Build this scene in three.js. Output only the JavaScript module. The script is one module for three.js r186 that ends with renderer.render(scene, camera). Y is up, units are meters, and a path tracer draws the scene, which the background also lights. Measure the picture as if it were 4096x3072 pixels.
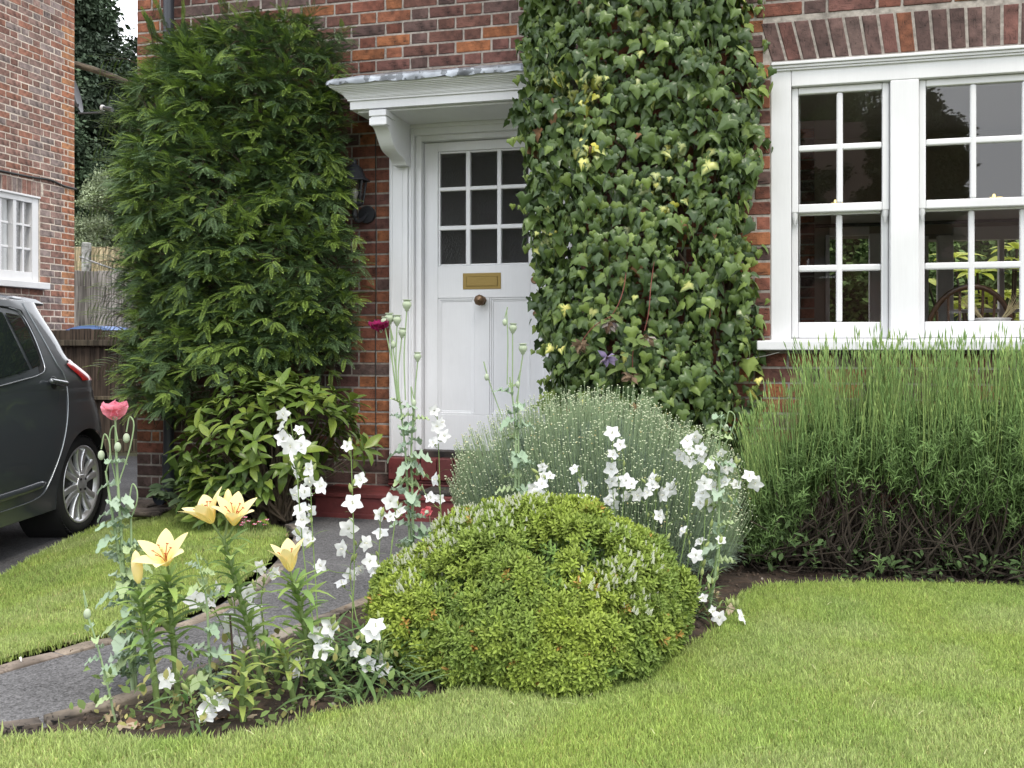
import * as THREE from 'three';
import { RoundedBoxGeometry } from 'three/addons/geometries/RoundedBoxGeometry.js';

// ---------------------------------------------------------------- camera, sky, sun, exposure
// x runs along the house front, y up, z out from the door wall towards the lawn; metres.
const scene = new THREE.Scene();
const camera = new THREE.PerspectiveCamera(42.21, 4 / 3, 0.05, 600);
camera.position.set(0, 1.0, 5.73);
camera.rotation.set(0, THREE.MathUtils.degToRad(14.8), 0);
camera.setViewOffset(1024, 768, 0, 36.75, 1024, 768);      // the lens is shifted down, verticals stay upright

const hash = (x, y, s) => { let h = Math.imul(x, 374761393) + Math.imul(y, 668265263) + Math.imul(s, 982451653); h = Math.imul(h ^ (h >>> 13), 1274126177); return ((h ^ (h >>> 16)) >>> 0) / 4294967296; };
function vnoise(x, y, per, s) {
  const x0 = Math.floor(x), y0 = Math.floor(y), fx = x - x0, fy = y - y0, a = fx * fx * (3 - 2 * fx), b = fy * fy * (3 - 2 * fy);
  const w = (i, p) => per ? ((i % p) + p) % p : i;
  const X0 = w(x0, per), X1 = w(x0 + 1, per), Y0 = w(y0, per), Y1 = w(y0 + 1, per);
  const l = (p, q, t) => p + (q - p) * t;
  return l(l(hash(X0, Y0, s), hash(X1, Y0, s), a), l(hash(X0, Y1, s), hash(X1, Y1, s), a), b);
}
function fbm(u, v, base, oct, s) { let r = 0, a = 0.5, t = 0; for (let k = 0; k < oct; k++) { const p = base << k; r += a * vnoise(u * p, v * p, p, s + k); t += a; a *= 0.5; } return r / t; }

{ // one overcast sky: bright even cloud with soft thicker patches
  const W = 512, H = 256, data = new Float32Array(W * H * 4);
  for (let j = 0; j < H; j++) for (let i = 0; i < W; i++) {
    const up = Math.sin(((j + 0.5) / H - 0.5) * Math.PI), n = fbm(i / W, j / H, 6, 5, 11) - 0.5;
    const L = up > 0 ? (1.62 + 0.5 * up) * (1 + 0.42 * n) : 0.5;
    const o = (j * W + i) * 4; data[o] = L * 0.975; data[o + 1] = L * 1.0; data[o + 2] = L * 1.05; data[o + 3] = 1;
  }
  const t = new THREE.DataTexture(data, W, H, THREE.RGBAFormat, THREE.FloatType);
  t.mapping = THREE.EquirectangularReflectionMapping; t.magFilter = THREE.LinearFilter; t.needsUpdate = true;
  scene.background = t; scene.environment = t;
}
const sun = new THREE.DirectionalLight(0xfff4e4, 1.5);     // the sun behind thin cloud, high in front of the house
sun.position.set(4, 15, 8); sun.target.position.set(-1, 0, 1);
sun.castShadow = true; sun.shadow.radius = 28; sun.shadow.mapSize.set(2048, 2048);
Object.assign(sun.shadow.camera, { left: -14, right: 10, top: 12, bottom: -10, near: 1, far: 50 });
scene.add(sun, sun.target);
const renderer = new THREE.WebGLRenderer({ antialias: true });
renderer.setSize(1024, 768);
renderer.toneMapping = THREE.LinearToneMapping;
renderer.toneMappingExposure = 1.3;
renderer.shadowMap.enabled = true;

// ---------------------------------------------------------------- helpers
let seed = 7;
const reseed = (s) => { seed = s; };
const R = () => { seed = (seed + 0x6d2b79f5) | 0; let t = Math.imul(seed ^ (seed >>> 15), 1 | seed); t = (t + Math.imul(t ^ (t >>> 7), 61 | t)) ^ t; return ((t ^ (t >>> 14)) >>> 0) / 4294967296; };
const U = (a, b) => a + (b - a) * R();
const G = () => (R() + R() + R() - 1.5) * 1.15;
const pick = (a) => a[Math.floor(R() * a.length)];
const V = (x, y, z) => new THREE.Vector3(x, y, z);
const lerp = (a, b, t) => a + (b - a) * t, clamp = (x, a, b) => Math.min(b, Math.max(a, x));
const smooth = (a, b, x) => { const t = clamp((x - a) / (b - a), 0, 1); return t * t * (3 - 2 * t); };
const C = (r, g, b) => new THREE.Color().setRGB(r, g, b);
const I4 = new THREE.Matrix4();
const names = new Map();
const numbered = (n) => { const k = names.get(n) || 0; names.set(n, k + 1); return k ? n + '_' + String(k).padStart(3, '0') : n; };
function thing(name, label, category, pos = [0, 0, 0], turn = 0, group) {
  const o = new THREE.Group(); o.name = numbered(name); o.position.set(...pos); o.rotation.y = turn;
  o.userData = { label, category }; if (group) o.userData.group = group;
  scene.add(o); return o;
}
function mesh(name, geo, mat, parent, kind) {
  const m = new THREE.Mesh(geo, mat); m.name = parent ? name : numbered(name);
  if (kind) m.userData.kind = kind;
  (parent || scene).add(m); return m;
}
function structure(name, geo, mat, label) { const m = mesh(name, geo, mat); m.userData = { kind: 'structure', label, category: name.replace(/_/g, ' ').split(' ').slice(-2).join(' ') }; return m; }
function copies(name, geo, mat, list, parent, kind = 'stuff') { // list: [matrix, colour?]
  const m = new THREE.InstancedMesh(geo, mat, list.length); m.name = parent ? name : numbered(name); m.userData.kind = kind;
  list.forEach(([x, c], i) => { m.setMatrixAt(i, x); if (c) m.setColorAt(i, c); });
  (parent || scene).add(m); return m;
}

class MB { // collects geometry into one mesh
  constructor() { this.p = []; this.n = []; this.c = []; this.u = []; this.i = []; }
  add(g, m = I4, col) {
    const P = g.attributes.position, N = g.attributes.normal, T = g.attributes.uv, K = g.attributes.color, o = this.p.length / 3, nm = new THREE.Matrix3().getNormalMatrix(m), v = V(0, 0, 0);
    const r = col ? col.r : 1, gg = col ? col.g : 1, b = col ? col.b : 1;
    for (let k = 0; k < P.count; k++) {
      v.fromBufferAttribute(P, k).applyMatrix4(m); this.p.push(v.x, v.y, v.z);
      v.fromBufferAttribute(N, k).applyMatrix3(nm).normalize(); this.n.push(v.x, v.y, v.z);
      if (K) this.c.push(K.getX(k) * r, K.getY(k) * gg, K.getZ(k) * b); else this.c.push(r, gg, b);
      if (T) this.u.push(T.getX(k), T.getY(k)); else this.u.push(0, 0);
    }
    if (g.index) for (let k = 0; k < g.index.count; k++) this.i.push(o + g.index.getX(k)); else for (let k = 0; k < P.count; k++) this.i.push(o + k);
    return this;
  }
  box(x0, y0, z0, x1, y1, z1, col) { return this.add(boxGeo(x0, y0, z0, x1, y1, z1), I4, col); }
  geo() {
    const g = new THREE.BufferGeometry();
    g.setAttribute('position', new THREE.Float32BufferAttribute(this.p, 3)); g.setAttribute('normal', new THREE.Float32BufferAttribute(this.n, 3));
    g.setAttribute('color', new THREE.Float32BufferAttribute(this.c, 3)); g.setAttribute('uv', new THREE.Float32BufferAttribute(this.u, 2)); g.setIndex(this.i);
    return g;
  }
  build(name, mat, parent, kind) { return mesh(name, this.geo(), mat, parent, kind); }
}
function raw(p, idx, uv, col) {
  const g = new THREE.BufferGeometry();
  g.setAttribute('position', new THREE.Float32BufferAttribute(p, 3)); if (uv) g.setAttribute('uv', new THREE.Float32BufferAttribute(uv, 2)); else g.setAttribute('uv', new THREE.Float32BufferAttribute(new Array(p.length / 3 * 2).fill(0), 2));
  if (col) g.setAttribute('color', new THREE.Float32BufferAttribute(col, 3));
  g.setIndex(idx); g.computeVertexNormals(); return g;
}
// box with small chamfers, uv in metres
function boxGeo(x0, y0, z0, x1, y1, z1, uo = 0, vo = 0) {
  const g = new THREE.BoxGeometry(x1 - x0, y1 - y0, z1 - z0); g.translate((x0 + x1) / 2, (y0 + y1) / 2, (z0 + z1) / 2);
  const P = g.attributes.position, N = g.attributes.normal, T = g.attributes.uv;
  for (let k = 0; k < P.count; k++) {
    const nx = Math.abs(N.getX(k)), ny = Math.abs(N.getY(k));
    if (nx > 0.5) T.setXY(k, P.getZ(k) + uo, P.getY(k) + vo); else if (ny > 0.5) T.setXY(k, P.getX(k) + uo, P.getZ(k) + vo); else T.setXY(k, P.getX(k) + uo, P.getY(k) + vo);
  }
  return g;
}
// rounded edge bar, cheap bevel (44 triangles), uv in metres
function bevelBox(x0, y0, z0, x1, y1, z1, r = 0.003, jit = 0) {
  const g = new RoundedBoxGeometry(x1 - x0, y1 - y0, z1 - z0, 1, Math.min(r, (x1 - x0) * 0.45, (y1 - y0) * 0.45, (z1 - z0) * 0.45));
  const P = g.attributes.position, T = g.attributes.uv, N = g.attributes.normal;
  const cx = (x0 + x1) / 2, cy = (y0 + y1) / 2, cz = (z0 + z1) / 2;
  for (let k = 0; k < P.count; k++) {
    let x = P.getX(k) + cx, y = P.getY(k) + cy, z = P.getZ(k) + cz;
    if (jit) { const h = (q) => (hash(Math.round(x * 900), Math.round(y * 900) + q * 77, Math.round(z * 900) + q) - 0.5) * jit; x += h(1); y += h(2); z += h(3); }
    P.setXYZ(k, x, y, z);
    const nx = Math.abs(N.getX(k)), ny = Math.abs(N.getY(k)), nz = Math.abs(N.getZ(k));
    if (nx > ny && nx > nz) T.setXY(k, z, y); else if (ny > nz) T.setXY(k, x, z); else T.setXY(k, x, y);
  }
  return g;
}
function curve(pts, n) { const c = new THREE.CatmullRomCurve3(pts.map((p) => p.isVector3 ? p : V(...p))); return c.getPoints(n); }
function tubeGeo(pts, rad, seg = 5) { // rad: number or f(t)
  const f = typeof rad === 'number' ? () => rad : rad, p = [], uv = [], idx = [], n = pts.length;
  const ref = V(0.13, 0.02, 0.99), t = V(0, 0, 0), a = V(0, 0, 0), b = V(0, 0, 0); let len = 0;
  for (let i = 0; i < n; i++) {
    t.subVectors(pts[Math.min(i + 1, n - 1)], pts[Math.max(i - 1, 0)]).normalize();
    a.crossVectors(Math.abs(t.dot(ref)) > 0.95 ? V(1, 0, 0) : ref, t).normalize(); b.crossVectors(t, a);
    if (i) len += pts[i].distanceTo(pts[i - 1]);
    const r = f(n > 1 ? i / (n - 1) : 0);
    for (let k = 0; k <= seg; k++) { const w = k / seg * Math.PI * 2, c = Math.cos(w) * r, s = Math.sin(w) * r; p.push(pts[i].x + a.x * c + b.x * s, pts[i].y + a.y * c + b.y * s, pts[i].z + a.z * c + b.z * s); uv.push(k / seg, len); }
  }
  for (let i = 0; i < n - 1; i++) for (let k = 0; k < seg; k++) { const q = i * (seg + 1) + k, w = q + seg + 1; idx.push(q, q + 1, w, q + 1, w + 1, w); }
  return raw(p, idx, uv);
}
// a leaf along +y from the origin, facing +z; width profile w(t), droop bends the tip to -z, fold lifts the edges
function leafGeo(len, w, n, o = {}) {
  const { droop = 0, fold = 0, wave = 0, waves = 3, jag = 0, col, edge } = o, p = [], uv = [], idx = [], cc = [];
  for (let i = 0; i <= n; i++) {
    const t = i / n, hw = w(t) * (jag && i > 0 && i < n ? (i % 2 ? 1 + jag : 1 - jag) : 1), a = droop * t * 0.5, y = len * t * Math.cos(a), z = -len * t * Math.sin(a);
    for (const s of [-1, 0, 1]) {
      const wz = s ? wave * Math.sin(t * Math.PI * waves + (s > 0 ? 1.3 : 0)) * hw : 0;
      p.push(s * hw, y + (jag && s && i % 2 ? len * 0.02 : 0), z + Math.abs(s) * hw * fold + wz); uv.push(0.5 + s * 0.5, t);
      if (col) { const k = s && edge ? edge : col; cc.push(k[0], k[1], k[2]); }
    }
  }
  for (let i = 0; i < n; i++) for (let s = 0; s < 2; s++) { const q = i * 3 + s; idx.push(q, q + 1, q + 3, q + 1, q + 4, q + 3); }
  return raw(p, idx, uv, col ? cc : null);
}
// matrix that puts a template (along +y, facing +z) at pos, y along dir, z as near to face as can be
function orient(pos, dir, face, s = 1, sy = s) {
  const y = dir.clone().normalize(), z = face.clone().addScaledVector(y, -face.dot(y)); if (z.lengthSq() < 1e-6) z.set(0.3, 0.1, 1).addScaledVector(y, -y.z); z.normalize();
  const x = V(0, 0, 0).crossVectors(y, z);
  return new THREE.Matrix4().makeBasis(x.multiplyScalar(s), y.multiplyScalar(sy), z.multiplyScalar(s)).setPosition(pos);
}
const rnd3 = (s = 1) => V(G() * s, G() * s, G() * s);
// textures
function tex(size, f, rep = 1, srgb = false) { // f(u, v) -> grey or [r, g, b], 0..1
  const d = new Uint8Array(size * size * 4);
  for (let j = 0; j < size; j++) for (let i = 0; i < size; i++) { let c = f((i + 0.5) / size, (j + 0.5) / size, i, j); if (typeof c === 'number') c = [c, c, c]; const o = (j * size + i) * 4; for (let k = 0; k < 3; k++) d[o + k] = clamp(c[k] * 255, 0, 255); d[o + 3] = 255; }
  const t = new THREE.DataTexture(d, size, size); t.wrapS = t.wrapT = THREE.RepeatWrapping; t.magFilter = THREE.LinearFilter; t.repeat.set(rep, rep); if (srgb) t.colorSpace = THREE.SRGBColorSpace; t.needsUpdate = true; return t;
}
const std = (o) => new THREE.MeshStandardMaterial(o), phys = (o) => new THREE.MeshPhysicalMaterial(o);
const leafMat = (c, tr = 0.25, coat = 0.3, o = {}) => phys({ color: c, roughness: 0.95, transmission: tr, thickness: 0, clearcoat: coat, clearcoatRoughness: 0.42, side: THREE.DoubleSide, specularIntensity: 0.4, ...o });
// flat polygon (x, z) at a height, uv in metres
function sheet(poly, y, f) {
  const s = new THREE.Shape(poly.map(([x, z]) => new THREE.Vector2(x, -z))), g = new THREE.ShapeGeometry(s); g.rotateX(-Math.PI / 2); g.translate(0, y, 0);
  const P = g.attributes.position, T = g.attributes.uv; for (let k = 0; k < P.count; k++) { T.setXY(k, P.getX(k), P.getZ(k)); if (f) P.setY(k, f(P.getX(k), P.getZ(k))); } g.computeVertexNormals(); return g;
}
const inside = (poly, x, z) => { let c = false; for (let i = 0, j = poly.length - 1; i < poly.length; j = i++) { const [a, b] = poly[i], [d, e] = poly[j]; if ((b > z) !== (e > z) && x < (d - a) * (z - b) / (e - b) + a) c = !c; } return c; };
// ---------------------------------------------------------------- surfaces
const asphaltTex = tex(1024, (u, v, i, j) => { const g = vnoise(u * 256, v * 256, 256, 3) * 0.5 + vnoise(u * 128, v * 128, 128, 4) * 0.35, big = fbm(u, v, 4, 4, 8); const chip = vnoise(u * 340, v * 340, 340, 9); return clamp(0.42 + (g - 0.42) * 0.8 + (big - 0.5) * 0.3 + (chip > 0.84 ? 0.28 : 0), 0, 1); }, 1);
const asphaltBump = tex(512, (u, v) => vnoise(u * 128, v * 128, 128, 3) * 0.7 + vnoise(u * 256, v * 256, 256, 5) * 0.3, 1);
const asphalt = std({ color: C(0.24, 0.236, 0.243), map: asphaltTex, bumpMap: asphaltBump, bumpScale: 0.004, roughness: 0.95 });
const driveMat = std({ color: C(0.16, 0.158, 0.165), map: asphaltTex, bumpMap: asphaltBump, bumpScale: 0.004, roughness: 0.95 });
const soilTex = tex(512, (u, v) => { const a = fbm(u, v, 16, 5, 21), b = fbm(u, v, 5, 3, 22); const k = clamp(0.2 + a * 0.9 + (b - 0.5) * 0.5, 0, 1); return [k, k * 0.9, k * 0.8]; }, 2);
const soilMat = std({ color: C(0.062, 0.045, 0.033), map: soilTex, bumpMap: soilTex, bumpScale: 0.02, roughness: 1 });
const stoneTex = tex(512, (u, v) => { const a = fbm(u, v, 8, 5, 31), b = fbm(u, v, 3, 2, 32), d = vnoise(u * 90, v * 90, 90, 33); return clamp(0.45 + (a - 0.5) * 0.9 + (b - 0.5) * 0.5 - (d > 0.82 ? 0.18 : 0), 0, 1); }, 1.6);
const kerbMats = [C(0.44, 0.36, 0.28), C(0.37, 0.3, 0.245), C(0.5, 0.43, 0.35)].map((c) => std({ color: c, map: stoneTex, bumpMap: stoneTex, bumpScale: 0.004, roughness: 0.95 }));
const turfMat = std({ color: C(0.2, 0.26, 0.06), map: soilTex, roughness: 1 });

const lawnEdge = [[-1.882, 3.66], [-1.79, 3.61], [-1.708, 3.57], [-1.441, 3.56], [-1.251, 3.43], [-1.15, 3.29], [-0.965, 3.125], [-0.755, 2.935], [-0.54, 2.79], [-0.4, 2.63], [-0.3, 2.5], [-0.225, 2.36], [-0.17, 2.15], [-0.14, 1.9], [-0.1, 1.66], [0.0, 1.49], [0.261, 1.39], [0.641, 1.3], [1.028, 1.255], [3.4, 1.08]];
const lawnPoly = [...lawnEdge, [3.4, 9], [-2.25, 9], [-2.02, 4.2]];
const pathL = [[-2.8, 9], [-2.62, 4.6], [-2.46, 3.6], [-2.346, 3.127], [-2.296, 2.983], [-2.242, 2.848], [-2.09, 2.55], [-2.079, 2.309], [-2.129, 1.975], [-2.23, 1.588], [-2.359, 1.182], [-2.5, 0.831], [-2.66, 0.66]];
const pathR = [[-2.3, 9], [-2.08, 4.2], [-1.916, 3.605], [-1.85, 3.533], [-1.782, 3.439], [-1.71, 3.256], [-1.655, 3.058], [-1.625, 2.792], [-1.56, 2.383], [-1.47, 1.9], [-1.4, 1.5], [-1.28, 0.9], [-1.1, 0.3]];
const driveEdge = [[-3.1, 9], [-3.12, 3.8], [-3.3, 2.6], [-3.663, 1.666], [-3.901, 1.061], [-4.1, 0.4], [-4.2, -0.15]];
const lawnFar = [[-2.8, 9], [-2.66, 4.6], [-2.53, 3.6], [-2.41, 3.127], [-2.31, 2.86], [-2.155, 2.56], [-2.145, 2.309], [-2.195, 1.975], [-2.295, 1.588], [-2.425, 1.182], [-2.56, 0.86], [-2.9, 0.62], [-3.2, 0.5], [-3.5, 0.2], [-3.72, 0.02]];
const along = (pl, n) => new THREE.CatmullRomCurve3(pl.map(([x, z]) => V(x, 0, z)), false, 'centripetal').getSpacedPoints(n);

structure('ground', sheet([[-250, -250], [250, -250], [250, 250], [-250, 250]], -0.32), std({ color: C(0.11, 0.12, 0.06), map: soilTex, roughness: 1 }), 'dull green open ground reaching to the horizon');
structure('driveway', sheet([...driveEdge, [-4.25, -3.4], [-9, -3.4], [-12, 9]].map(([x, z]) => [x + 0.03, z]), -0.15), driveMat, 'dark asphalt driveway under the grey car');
structure('path', sheet([...pathL, [-2.7, 0.3], ...[...pathR].reverse()], 0), asphalt, 'grey asphalt garden path curving to the red steps');
// left lawn: sheet ruled between the driveway edge and the path edging
const LN = 48, LM = 14, la = along(driveEdge, LN), lb = along(lawnFar, LN);
const leftLawnAt = (i, k) => { const a = la[i], b = lb[i]; return V(lerp(a.x, b.x, k), lerp(-0.135, 0.006, smooth(-0.1, 1, k)) - (i > LN * 0.8 ? 0.03 * smooth(LN * 0.8, LN, i) : 0), lerp(a.z, b.z, k)); };
{
  const p = [], idx = [], uv = [];
  for (let i = 0; i <= LN; i++) for (let k = 0; k <= LM; k++) { const q = leftLawnAt(i, k / LM); p.push(q.x, q.y, q.z); uv.push(q.x, q.z); if (i < LN && k < LM) { const a = i * (LM + 1) + k, b = a + LM + 1; idx.push(a, b, a + 1, b, b + 1, a + 1); } }
  structure('lawn', raw(p, idx, uv), turfMat, 'small sloping lawn between the driveway and the garden path');
}
structure('lawn', sheet(lawnPoly, 0.014), turfMat, 'bright green front lawn filling the right foreground');
function soilGrid(x0, x1, z0, z1, n, m, f) {
  const p = [], idx = [], uv = [];
  for (let i = 0; i <= n; i++) for (let k = 0; k <= m; k++) { const x = lerp(x0, x1, i / n), z = lerp(z0, z1, k / m); p.push(x, f(x, z), z); uv.push(x, z); if (i < n && k < m) { const a = i * (m + 1) + k, b = a + m + 1; idx.push(a, a + 1, b, b, a + 1, b + 1); } }
  return raw(p, idx, uv);
}
const bedPoly = [...[...pathR].slice(2), [-0.95, 0.3], [-0.94, 0.64], [3.4, 0.64], ...[...lawnEdge].reverse()];
const bedY = (x, z) => -0.034 + (inside(bedPoly, x, z) ? 0.03 : 0) + vnoise(x * 14, z * 14, 0, 41) * 0.018 + vnoise(x * 40, z * 40, 0, 42) * 0.01;
structure('flower_bed', soilGrid(-2.1, 3.3, 0.28, 3.75, 150, 110, bedY), soilMat, 'dark soil of the flower bed between path and lawn');
structure('house_bed', soilGrid(-4.0, -2.55, 0.0, 0.8, 50, 30, (x, z) => -0.045 - 0.22 * smooth(-0.03, 0.05, z - (x > -2.9 ? lerp(0.62, 0.86, (x + 2.9) / 0.34) : x > -3.2 ? lerp(0.5, 0.62, (x + 3.2) / 0.3) : lerp(0.1, 0.5, (x + 3.6) / 0.4))) + vnoise(x * 14, z * 14, 0, 43) * 0.02 + vnoise(x * 40, z * 40, 0, 44) * 0.012), soilMat, 'strip of bare soil below the laurel against the house');
// edging stones, one by one
function edging(pl, w, y0, y1, side, label, len = 0.42) {
  const o = thing('path_edging', label, 'edging'), c = new THREE.CatmullRomCurve3(pl.map(([x, z]) => V(x, 0, z)), false, 'centripetal'), L = c.getLength(); let s = 0;
  while (s < L - 0.05) {
    const l = Math.min(len * U(0.8, 1.15), L - s), n = 4, p = [], idx = [], uv = [], dy = U(-0.004, 0.005);
    for (let i = 0; i <= n; i++) {
      const t = (s + 0.006 + (l - 0.012) * i / n) / L, q = c.getPointAt(clamp(t, 0, 1)), d = c.getTangentAt(clamp(t, 0, 1)), nx = d.z * side, nz = -d.x * side, e = (i === 0 || i === n) ? 0.006 : 0, k = () => U(-0.003, 0.003);
      for (const [a, b] of [[0, y0], [0, y1 - 0.007], [0.007, y1 - e], [w - 0.007, y1 - e], [w, y1 - 0.007], [w, y0]]) { p.push(q.x + nx * a + k(), b + dy + k(), q.z + nz * a + k()); uv.push(s + l * i / n, a + b); }
    }
    for (let i = 0; i < n; i++) for (let k = 0; k < 5; k++) { const a = i * 6 + k, b = a + 6; idx.push(a, b, a + 1, b, b + 1, a + 1); }
    for (const b of [0, n * 6]) for (let k = 1; k < 5; k++) idx.push(b, b + k, b + k + 1);
    mesh('edging_stone', raw(p, idx, uv), pick(kerbMats), o).material.side = THREE.DoubleSide;
    s += l;
  }
  return o;
}
reseed(51);
edging(pathL.slice(1, 13), 0.068, -0.1, 0.009, -1, 'row of tan edging stones between path and small left lawn');
edging(pathR.slice(1, 12), 0.06, -0.1, 0.022, 1, 'row of brown edging stones holding the flower bed beside the path');

// ---------------------------------------------------------------- grass
function tuftGeo(n, h, spread) {
  const p = [], idx = [], cc = [];
  for (let b = 0; b < n; b++) {
    const a = U(0, 6.28), r = spread * Math.sqrt(R()), x = Math.cos(a) * r, z = Math.sin(a) * r, hh = h * U(0.5, 1.05), w = U(0.0007, 0.0014), f = U(0, 6.28), lx = G() * hh * 0.45, lz = G() * hh * 0.45, wx = Math.cos(f) * w, wz = Math.sin(f) * w, k = U(0.6, 1.3), q = p.length / 3;
    p.push(x - wx, 0, z - wz, x + wx, 0, z + wz, x + lx * 0.35 - wx, hh * 0.6, z + lz * 0.35 - wz, x + lx * 0.35 + wx, hh * 0.6, z + lz * 0.35 + wz, x + lx, hh * U(0.85, 1), z + lz);
    idx.push(q, q + 1, q + 2, q + 1, q + 3, q + 2, q + 2, q + 3, q + 4);
    const dry = R() < 0.12; for (let i = 0; i < 5; i++) cc.push(k * (dry ? 1.5 : 1), k * (dry ? 1.15 : 1), k * (dry ? 1.6 : 1));
  }
  return raw(p, idx, null, cc);
}
reseed(61);
const grassMat = leafMat(0xffffff, 0.35, 0.12, { vertexColors: true });
const tufts = [tuftGeo(17, 0.023, 0.022), tuftGeo(17, 0.019, 0.024), tuftGeo(14, 0.028, 0.02)];
function grassColour(x, z) {
  const dry = smooth(0.5, 0.74, vnoise(x * 2.3 + 9, z * 2.3, 0, 71) * 0.62 + vnoise(x * 7, z * 7, 0, 72) * 0.38), lush = vnoise(x * 4, z * 4, 0, 73), k = U(0.85, 1.15);
  return C(lerp(lerp(0.42, 0.36, lush), 0.47, dry * 0.6) * k, lerp(lerp(0.53, 0.49, lush), 0.55, dry * 0.6) * k, lerp(0.135, 0.19, dry) * k);
}
const tuftAt = (x, y, z, s) => new THREE.Matrix4().compose(V(x, y, z), new THREE.Quaternion().setFromEuler(new THREE.Euler(G() * 0.25, U(0, 6.28), G() * 0.25)), V(s, s * U(0.75, 1.2), s));
{
  const list = [[], [], []];
  const put = (x, y, z, s) => list[Math.floor(R() * 3)].push([tuftAt(x, y, z, s), grassColour(x, z)]);
  for (let k = 0; k < 80000; k++) { const x = U(-2.05, 2.0), z = U(1.0, 4.6); if (inside(lawnPoly, x, z)) put(x, 0.013, z, 1); }
  const c = along(lawnEdge.slice(0, 19), 700); for (const q of c) if (R() < 0.75) put(q.x + G() * 0.015, 0.0, q.z + G() * 0.015, U(1.1, 1.9));
  list.forEach((l, i) => copies('lawn_grass', tufts[i], grassMat, l).userData = { kind: 'stuff', label: 'mown yellowish green grass blades of the front lawn', category: 'grass' });
  const left = [[], [], []];
  for (let k = 0; k < 20000; k++) { const f = R() * LN, i = Math.floor(f), t = f - i, kk = R(), a = leftLawnAt(i, kk), b = leftLawnAt(Math.min(i + 1, LN), kk), q = a.lerp(b, t); if (q.z < 4.2) { const g = grassColour(q.x + 3, q.z); left[Math.floor(R() * 3)].push([tuftAt(q.x, q.y, q.z, 1.1), g]); } }
  for (const q of along(lawnFar.slice(2), 420)) left[2].push([tuftAt(q.x - 0.015 + G() * 0.012, -0.01, q.z, 1.35), grassColour(q.x, q.z)]);
  for (const q of along(driveEdge.slice(2), 420)) left[2].push([tuftAt(q.x + 0.02 + G() * 0.015, -0.145, q.z, 1.4), grassColour(q.x, q.z)]);
  left.forEach((l, i) => copies('left_lawn_grass', tufts[i], grassMat, l).userData = { kind: 'stuff', label: 'short grass of the small lawn beside the driveway', category: 'grass' });
  const straw = leafGeo(1, (t) => 0.022, 3, { droop: 0.5 }), sl = []; for (let k = 0; k < 110; k++) { const x = U(-1.9, 1.6), z = U(1.4, 4.2); if (inside(lawnPoly, x, z)) { const a = U(0, 6.28); sl.push([orient(V(x, 0.036, z), V(Math.cos(a), U(-0.1, 0.35), Math.sin(a)), V(0, 1, 0), U(0.02, 0.05)), C(0.5, 0.5, 0.27)]); } }
  copies('dry_clippings', straw, leafMat(0xffffff, 0.2, 0), sl).userData = { kind: 'stuff', label: 'pale dry clippings lying on the front lawn', category: 'clippings' };
  // crumbs of soil and grit in the bed
  const crumb = new THREE.IcosahedronGeometry(1, 0), cr = [];
  for (let k = 0; k < 5000; k++) { const x = U(-1.9, 1.4), z = U(0.7, 3.6); if (inside(bedPoly, x, z)) { const s = U(0.002, 0.009) * (R() < 0.06 ? 1.8 : 1), g = U(0.6, 1.6); cr.push([new THREE.Matrix4().compose(V(x, bedY(x, z) + s * 0.3, z), new THREE.Quaternion().random(), V(s, s * 0.7, s * U(0.7, 1.3))), R() < 0.05 ? C(0.28, 0.25, 0.21) : C(0.06 * g, 0.043 * g, 0.031 * g)]); } }
  copies('soil_crumbs', crumb, std({ roughness: 1 }), cr).userData = { kind: 'stuff', label: 'crumbs of earth and grit on the flower bed', category: 'soil' };
}
// ---------------------------------------------------------------- bricks
const brickTex = tex(1024, (u, v) => { const a = fbm(u, v, 24, 4, 81), b = fbm(u, v * 0.6 + 0.2, 7, 3, 82), f = vnoise(u * 200, v * 260, 260, 83), s = vnoise(u * 120, v * 120, 120, 84), st = vnoise(u * 24, v * 160, 160, 87); return clamp(0.62 + (a - 0.5) * 0.75 + (b - 0.5) * 0.6 - (f > 0.83 ? 0.22 : 0) - (st > 0.86 ? 0.2 : 0) + (s > 0.965 ? 0.4 : 0), 0, 1); }, 1.3);
const mortarTex = tex(512, (u, v) => { const a = fbm(u, v, 32, 3, 91), b = fbm(u, v, 4, 3, 92); return clamp(0.66 + (a - 0.5) * 0.5 + (b - 0.5) * 0.55, 0, 1); }, 2);
const tones = { dark: [0.148, 0.088, 0.078], grey: [0.175, 0.115, 0.102], brown: [0.21, 0.096, 0.073], plum: [0.195, 0.088, 0.073], red: [0.26, 0.095, 0.063], rust: [0.32, 0.12, 0.065], orange: [0.4, 0.152, 0.065] };
const toneKeys = Object.keys(tones);
const brickMats = Object.fromEntries(toneKeys.map((k) => [k, [0.86, 1.1].map((f) => std({ color: C(...tones[k].map((q) => q * f)), map: brickTex, bumpMap: brickTex, bumpScale: 0.004, roughness: 0.92 }))]));
const brickStuff = std({ map: brickTex, bumpMap: brickTex, bumpScale: 0.004, roughness: 0.92, vertexColors: true });
const mortar = std({ color: C(0.47, 0.425, 0.38), map: mortarTex, bumpMap: mortarTex, bumpScale: 0.004, roughness: 1 });
const brickCache = new Map();
function brickGeo(w, h, d) { // centred on x and y, front face at z = 0, slightly worn
  const v = Math.floor(R() * 4), key = Math.round(w * 200) + '_' + Math.round(h * 500) + '_' + v;
  if (!brickCache.has(key)) {
    const g = bevelBox(-w / 2, -h / 2, -d, w / 2, h / 2, 0, 0.0045, 0.0035), T = g.attributes.uv, ox = R(), oy = R(); for (let k = 0; k < T.count; k++) T.setXY(k, T.getX(k) + ox, T.getY(k) + oy);
    brickCache.set(key, g);
  }
  return brickCache.get(key);
}
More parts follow.
